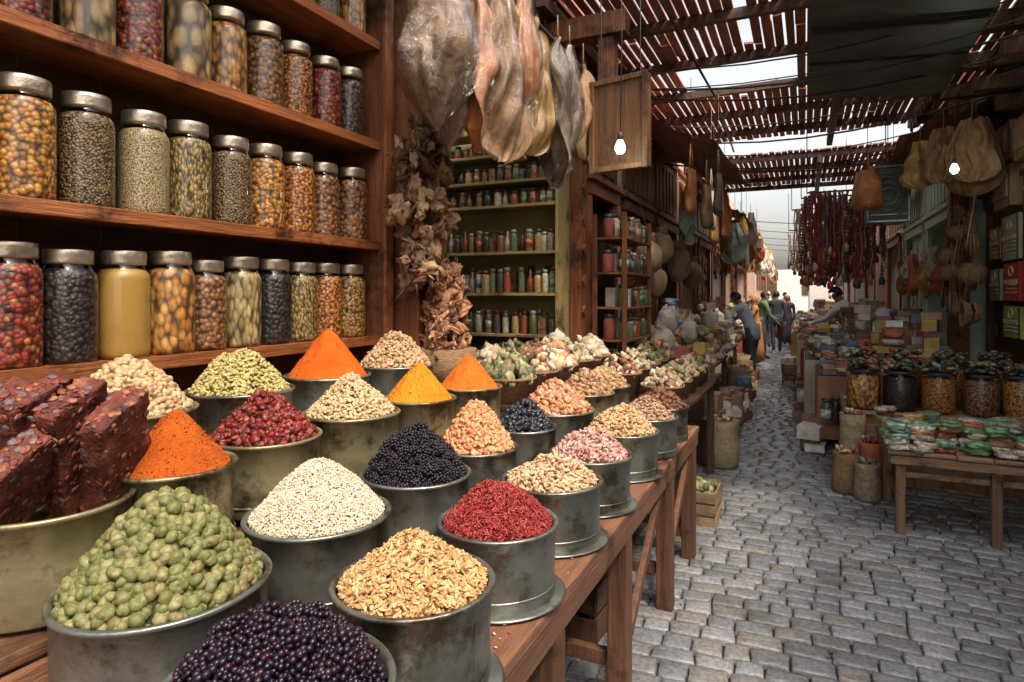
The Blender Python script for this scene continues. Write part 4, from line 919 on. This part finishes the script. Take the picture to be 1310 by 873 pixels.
# framed pictures, textiles and shelves on the teal front
for i,(y,z,w,h,m) in enumerate(((8.75,1.7,.3,.4,M_c2),(9.2,1.85,.34,.5,M_c3),(9.7,1.7,.3,.5,M_c4),(10.7,1.8,.34,.6,M_c2),(11.2,1.9,.3,.4,M_post),(11.8,1.8,.34,.6,M_orange))):
    hide('hanging_textile',(1.42,y,z+h/2+.1),w,h,m,50+i*2.2,0)
mb=MB(); c=Vector((.80,7.75,2.68)); mb.box(c,(.42,.04,.62),0)
for q in(.15,.10,.05):
    pts=[c+Vector((q*math.cos(a),-.028,q*math.sin(a)*1.2)) for a in np.linspace(0,6.28,24)]; mb.tube(pts,.009,6,1)
for s in(-1,1):
    mb.box(c+Vector((s*.19,-.025,0)),(.02,.02,.6),1); mb.box(c+Vector((0,-.026,s*.29)),(.355,.02,.02),1); mb.box(c+Vector((0,-.0262,s*.22)),(.34,.012,.012),1)
mb.tube([c+Vector((0,0,.3)),c+Vector((0,0,1))],.005,5,1); mb.obj('patterned_metal_plaque',[M_dteal,M_tin],.002)
for i,(y0,y1,x0,z,k) in enumerate([(7.2,8.3,.12,.78,'box'),(8.5,9.8,0.0,.82,'pile'),(10.0,11.0,-.05,.84,'box'),(12.0,13.6,-.12,.84,'pile'),(14.0,16,-.25,.84,'box'),(16.5,19,-.3,.84,'box'),(19.5,22,-.3,.84,'pile')]):
    table('market_stall_table',x0,1.35 if y0<14 else 1.0,y0,y1,z,clothm=[M_c1,M_c3,M_c2,M_c3,M_c4,M_c2,M_c3][i])
    x1=1.3 if y0<14 else .95
    goods_boxes('stack_of_books',x0+.02,x1,y0,y1,z,100,.15,flat=.55,tall=6)
    goods_boxes('stack_of_boxes',x0+.5,x1,y0,y1,z,24,.18,tall=6)
    if k!='box': pile('pile_of_goods',x0+.3,x1-.1,y0+.1,y1-.1,z+.1,150,.11,[M_pack,M_goods][i//2%2],.35)
goods_boxes('stack_of_boxes',-.05,.2,7.0,8.2,0,8,.2); jar_row('row_of_small_spice_jars',(.15,7.15,.3),(.5,7.15,.3),4,.06,.3)
goods_boxes('stack_of_boxes',-.15,.1,8.6,11,0,14,.2); goods_boxes('stack_of_boxes',-.4,-.1,12,15,0,18,.22)

# ------------------------------------------------ people
def figure(name,x,y,face,shirt,pants,lean=0,stride=0.,arms=((.05,.02),(.05,.02)),H=1.72,hair=(.02,.015,.012),skin=(.32,.18,.12),hat=None,robe=False):
    k=H/1.72; J={};Rd={}
    def up(p):
        q=Vector(p)-Vector((0,0,.95)); a=-rad(lean); q=Matrix.Rotation(a,3,'X')@q; return q+Vector((0,0,.95))
    J['pel']=Vector((0,0,.95)); Rd['pel']=(.145,.11)
    J['sp']=up((0,.0,1.10)); Rd['sp']=(.135,.10)
    J['ch']=up((0,-.005,1.28)); Rd['ch']=(.155,.115)
    J['ub']=up((0,-.01,1.40)); Rd['ub']=(.12,.09)
    J['nk']=up((0,.0,1.475)); Rd['nk']=(.052,.055)
    J['hd']=up((0,.015,1.56)); Rd['hd']=(.068,.078)
    J['ht']=up((0,.02,1.645)); Rd['ht']=(.070,.085)
    E=[('pel','sp','s'),('sp','ch','s'),('ch','ub','s'),('ub','nk','s'),('nk','hd','k'),('hd','ht','k')]
    for s,n in((-1,'l'),(1,'r')):
        st=stride*s
        J['hip'+n]=Vector((s*.095,0,.88)); Rd['hip'+n]=(.09,.095)
        J['kn'+n]=Vector((s*.10,.03+st*.5,.49)); Rd['kn'+n]=(.062,.065)
        J['an'+n]=Vector((s*.10,-.02+st*(1 if st>0 else 1.3),.09+(.05 if st<0 else 0))); Rd['an'+n]=(.045,.048)
        J['to'+n]=J['an'+n]+Vector((s*.01,.15,-.055)); Rd['to'+n]=(.036,.028)
        E+=[('pel','hip'+n,'p'),('hip'+n,'kn'+n,'p'),('kn'+n,'an'+n,'p'),('an'+n,'to'+n,'b')]
        af,ab=arms[0 if s<0 else 1]
        sh=up((s*.185,0,1.40)); J['sh'+n]=sh; Rd['sh'+n]=(.062,.062)
        d1=Vector((s*.12,math.sin(af),-math.cos(af))).normalized(); el=sh+d1*.29; J['el'+n]=el; Rd['el'+n]=(.043,.043)
        d2=Vector((-s*.02,math.sin(af+ab),-math.cos(af+ab))).normalized(); wr=el+d2*.25; J['wr'+n]=wr; Rd['wr'+n]=(.028,.032)
        pa=wr+d2*.08; J['pa'+n]=pa; Rd['pa'+n]=(.036,.020)
        E+=[('ub','sh'+n,'s'),('sh'+n,'el'+n,'s'),('el'+n,'wr'+n,'s'),('wr'+n,'pa'+n,'k')]
    names=list(J); idx={n:i for i,n in enumerate(names)}
    me=bpy.data.meshes.new('sk'); me.from_pydata([J[n] for n in names],[(idx[a],idx[b]) for a,b,_ in E],[])
    ob=bpy.data.objects.new('sk',me); scene.collection.objects.link(ob); ob.modifiers.new('s','SKIN')
    for i,n in enumerate(names):
        v=me.skin_vertices[0].data[i]; v.radius=Rd[n]; v.use_root=(n=='pel')
    ss=ob.modifiers.new('u','SUBSURF'); ss.levels=2; ss.render_levels=2
    dg=bpy.context.evaluated_depsgraph_get(); dg.update(); bme=bpy.data.meshes.new_from_object(ob.evaluated_get(dg)); bpy.data.objects.remove(ob)
    mt={'s':0,'p':1,'k':2,'b':3}
    segs=[(J[a],J[b],mt[l]) for a,b,l in E]
    ms=[M_noise(name+'_shirt',shirt,tuple(c*.75 for c in shirt),9,.85,.9,22),M_noise(name+'_trousers',pants,tuple(c*.7 for c in pants),9,.85,.8,22),M_noise(name+'_skin',skin,tuple(c*.85 for c in skin),12,.5,.1,60),M_blk]
    bme.materials.clear()
    for m in ms: bme.materials.append(m)
    for p in bme.polygons:
        c=p.center; best=(9,0)
        for a,b,l in segs:
            d=b-a; t=max(0,min(1,(c-a).dot(d)/d.dot(d))); q=(c-(a+d*t)).length
            if q<best[0]: best=(q,l)
        p.material_index=best[1]; p.use_smooth=True
    e=empty(name,(0,0,0)); bo=bpy.data.objects.new('body',bme); scene.collection.objects.link(bo); bo.parent=e
    mb=MB(); U=Matrix.Rotation(-rad(lean),3,'X')
    hc=J['ht']*.55+J['hd']*.45
    def hp(v): return hc+U@Vector(v)
    mb.blob(hp((0,.095,-.015)),(.026,.04,.045),0,amp=0)
    for s in(-1,1):
        mb.blob(hp((s*.083,-.005,-.01)),(.02,.035,.06),0,amp=0); mb.blob(hp((s*.032,.082,.012)),(.028,.02,.016),2,amp=0); mb.blob(hp((s*.032,.089,.012)),(.012,.012,.012),1,amp=0); mb.blob(hp((s*.032,.086,.032)),(.04,.014,.008),1,amp=0)
    mb.blob(hp((0,.082,-.052)),(.05,.016,.014),3,amp=0)
    V,F=ICO[2]; vs=[];keep=[]
    for p in V:
        p=Vector(p); r=1+.05*noise.noise(p*4); vs.append(hp((p.x*.086*r,p.y*.102*r-.008,p.z*.105*r+.025)))
    for f in F:
        cz=sum(V[i][2] for i in f)/3; cy=sum(V[i][1] for i in f)/3
        if cz>.32 or (cy<-.05 and cz>-.65) or (cy<.25 and cz>.05): keep.append(f)
    mb.add(vs,keep,1,True)
    if hat: mb.lathe([(.098,.03),(.10,.06),(.09,.11),(.05,.135),(0,.14)],hc,20,4)
    mb.lathe([(.152,-.16),(.158,-.08),(.15,.0),(.138,.12)] if not robe else [(.23,-.82),(.21,-.5),(.17,-.1),(.15,.0),(.138,.12)],J['pel'],20,5,sy=.80,wob=.1 if robe else 0)
    for n,s in(('l',-1),('r',1)):
        pa=J['pa'+n]; d=(pa-J['wr'+n]).normalized(); side=Vector((0,1,0)) if abs(d.y)<.7 else Vector((1,0,0)); side=(side-d*side.dot(d)).normalized(); curl=d.cross(side)*(-s)
        for q,L in enumerate((.066,.076,.07,.056)):
            b=pa+side*(q-1.5)*-.018+d*.01; mb.tube([b,b+d*L*.5+curl*.006,b+d*L*.85+curl*.02,b+d*L+curl*.032],.0095,6,0,.006)
        b=J['wr'+n]+d*.035+side*.025; mb.tube([b,b+side*.03+d*.025,b+side*.038+d*.055],.011,6,0,.007)
    o=mb.obj('head_details_and_hands',[ms[2],newmat(name+'_hair',hair,.6)[0],newmat(name+'_eye',(.6,.6,.58),.3)[0],newmat(name+'_lips',(.25,.09,.07),.5)[0],newmat(name+'_hat',hat or (1,1,1),.8)[0],ms[0]]); o.parent=e
    e.location=(x,y,0); e.rotation_euler=(0,0,rad(face)); e.scale=(k,k,k); return e
navy=(.05,.055,.08)
figure('walking_man_in_dark_jacket',-.72,18.9,8,(.04,.043,.055),(.05,.05,.065),4,.18,((.25,.2),(-.2,.15)))
figure('walking_man_in_dark_coat',-1.05,20.2,-5,(.05,.05,.055),(.07,.07,.1),3,-.15,((-.2,.1),(.25,.2)),1.68)
figure('man_in_light_blue_shirt',-.86,12.2,70,(.46,.57,.68),(.08,.09,.12),28,.05,((.9,.5),(.8,.6)),1.74)
figure('shopkeeper_in_white_shirt',.74,11.5,75,(.78,.78,.76),(.16,.15,.14),24,.03,((.8,.4),(.9,.5)),1.80)
figure('woman_in_red_dress',-1.0,24,180,(.4,.07,.05),(.3,.07,.05),0,.1,((.1,.3),(.1,.4)),1.62,robe=True)
figure('man_in_brown_jacket',-1.25,22.3,20,(.14,.08,.05),navy,2,.14,((.2,.2),(-.2,.2)),1.7)
figure('woman_in_white_headscarf',-.55,23.2,175,(.6,.58,.55),(.2,.2,.22),0,.1,((.2,.3),(.0,.2)),1.62,hair=(.6,.58,.55),robe=True)
figure('man_in_green_shirt',-1.0,16.8,-70,(.12,.2,.12),(.08,.08,.08),8,.06,((.5,.6),(.3,.5)),1.7)
figure('woman_in_dark_robe',-.50,21.5,10,(.09,.07,.10),(.09,.07,.10),2,.1,((.1,.2),(.1,.2)),1.6,hair=(.3,.1,.08),robe=True)
figure('man_in_grey_sweater',-.85,22.6,170,(.25,.25,.26),navy,2,.14,((.2,.2),(-.2,.2)),1.72)
figure('woman_in_orange_scarf',-1.0,15.2,100,(.45,.2,.08),(.15,.1,.08),6,.06,((.5,.7),(.4,.6)),1.6,hair=(.45,.15,.04),robe=True)
figure('man_in_white_cap',-1.3,26,170,(.5,.48,.42),(.2,.18,.16),2,.14,((.2,.2),(-.2,.2)),1.72,hat=(.7,.7,.68))
figure('child_in_blue_shirt',-.6,24.6,5,(.1,.2,.4),navy,2,.1,((.2,.2),(-.2,.2)),1.3)
figure('man_in_tan_robe',-.75,28,178,(.45,.36,.25),(.3,.25,.2),2,.1,((.2,.2),(-.2,.2)),1.72,robe=True)
figure('woman_in_teal_scarf',-1.15,29.5,5,(.12,.3,.3),(.1,.1,.1),2,.1,((.2,.2),(-.2,.2)),1.6,hair=(.1,.3,.3),robe=True)

# ------------------------------------------------ world, sun, camera
w=bpy.data.worlds.new('World'); scene.world=w; w.use_nodes=True; nt=w.node_tree
sky=nt.nodes.new('ShaderNodeTexSky'); sky.sky_type='NISHITA'; sky.sun_disc=False
sky.sun_elevation=rad(58); sky.sun_rotation=rad(125); sky.dust_density=6; sky.air_density=1.2; sky.ozone_density=.6
hs_=nt.nodes.new('ShaderNodeHueSaturation'); hs_.inputs['Saturation'].default_value=.40; hs_.inputs['Value'].default_value=2.5
nt.links.new(sky.outputs[0],hs_.inputs['Color'])
wm=nt.nodes.new('ShaderNodeMix'); wm.data_type='RGBA'; wm.blend_type='MULTIPLY'; wm.inputs[0].default_value=1; wm.inputs[7].default_value=(1,.96,.91,1)
nt.links.new(hs_.outputs[0],wm.inputs[6]); nt.links.new(wm.outputs[2],nt.nodes['Background'].inputs[0]); nt.nodes['Background'].inputs[1].default_value=.15
d=Vector((math.sin(rad(125))*math.cos(rad(58)),math.cos(rad(125))*math.cos(rad(58)),math.sin(rad(58))))
sl=bpy.data.lights.new('sun','SUN'); sl.energy=2.3; sl.angle=rad(5); sl.color=(1,.86,.68)
so=bpy.data.objects.new('sun',sl); so.rotation_euler=d.to_track_quat('Z','Y').to_euler(); so.location=(3,-3,8); scene.collection.objects.link(so)
cd=bpy.data.cameras.new('camera'); cd.sensor_width=36; cd.lens=36*800/1310; cd.shift_y=-(436.5-378)/1310; cd.clip_end=500; cd.clip_start=.05
co=bpy.data.objects.new('camera',cd); co.location=(0,0,1.6); co.rotation_euler=(rad(90),0,math.atan(375/800)); scene.collection.objects.link(co); scene.camera=co
scene.view_settings.view_transform='Standard'; scene.view_settings.look='None'; scene.view_settings.exposure=0
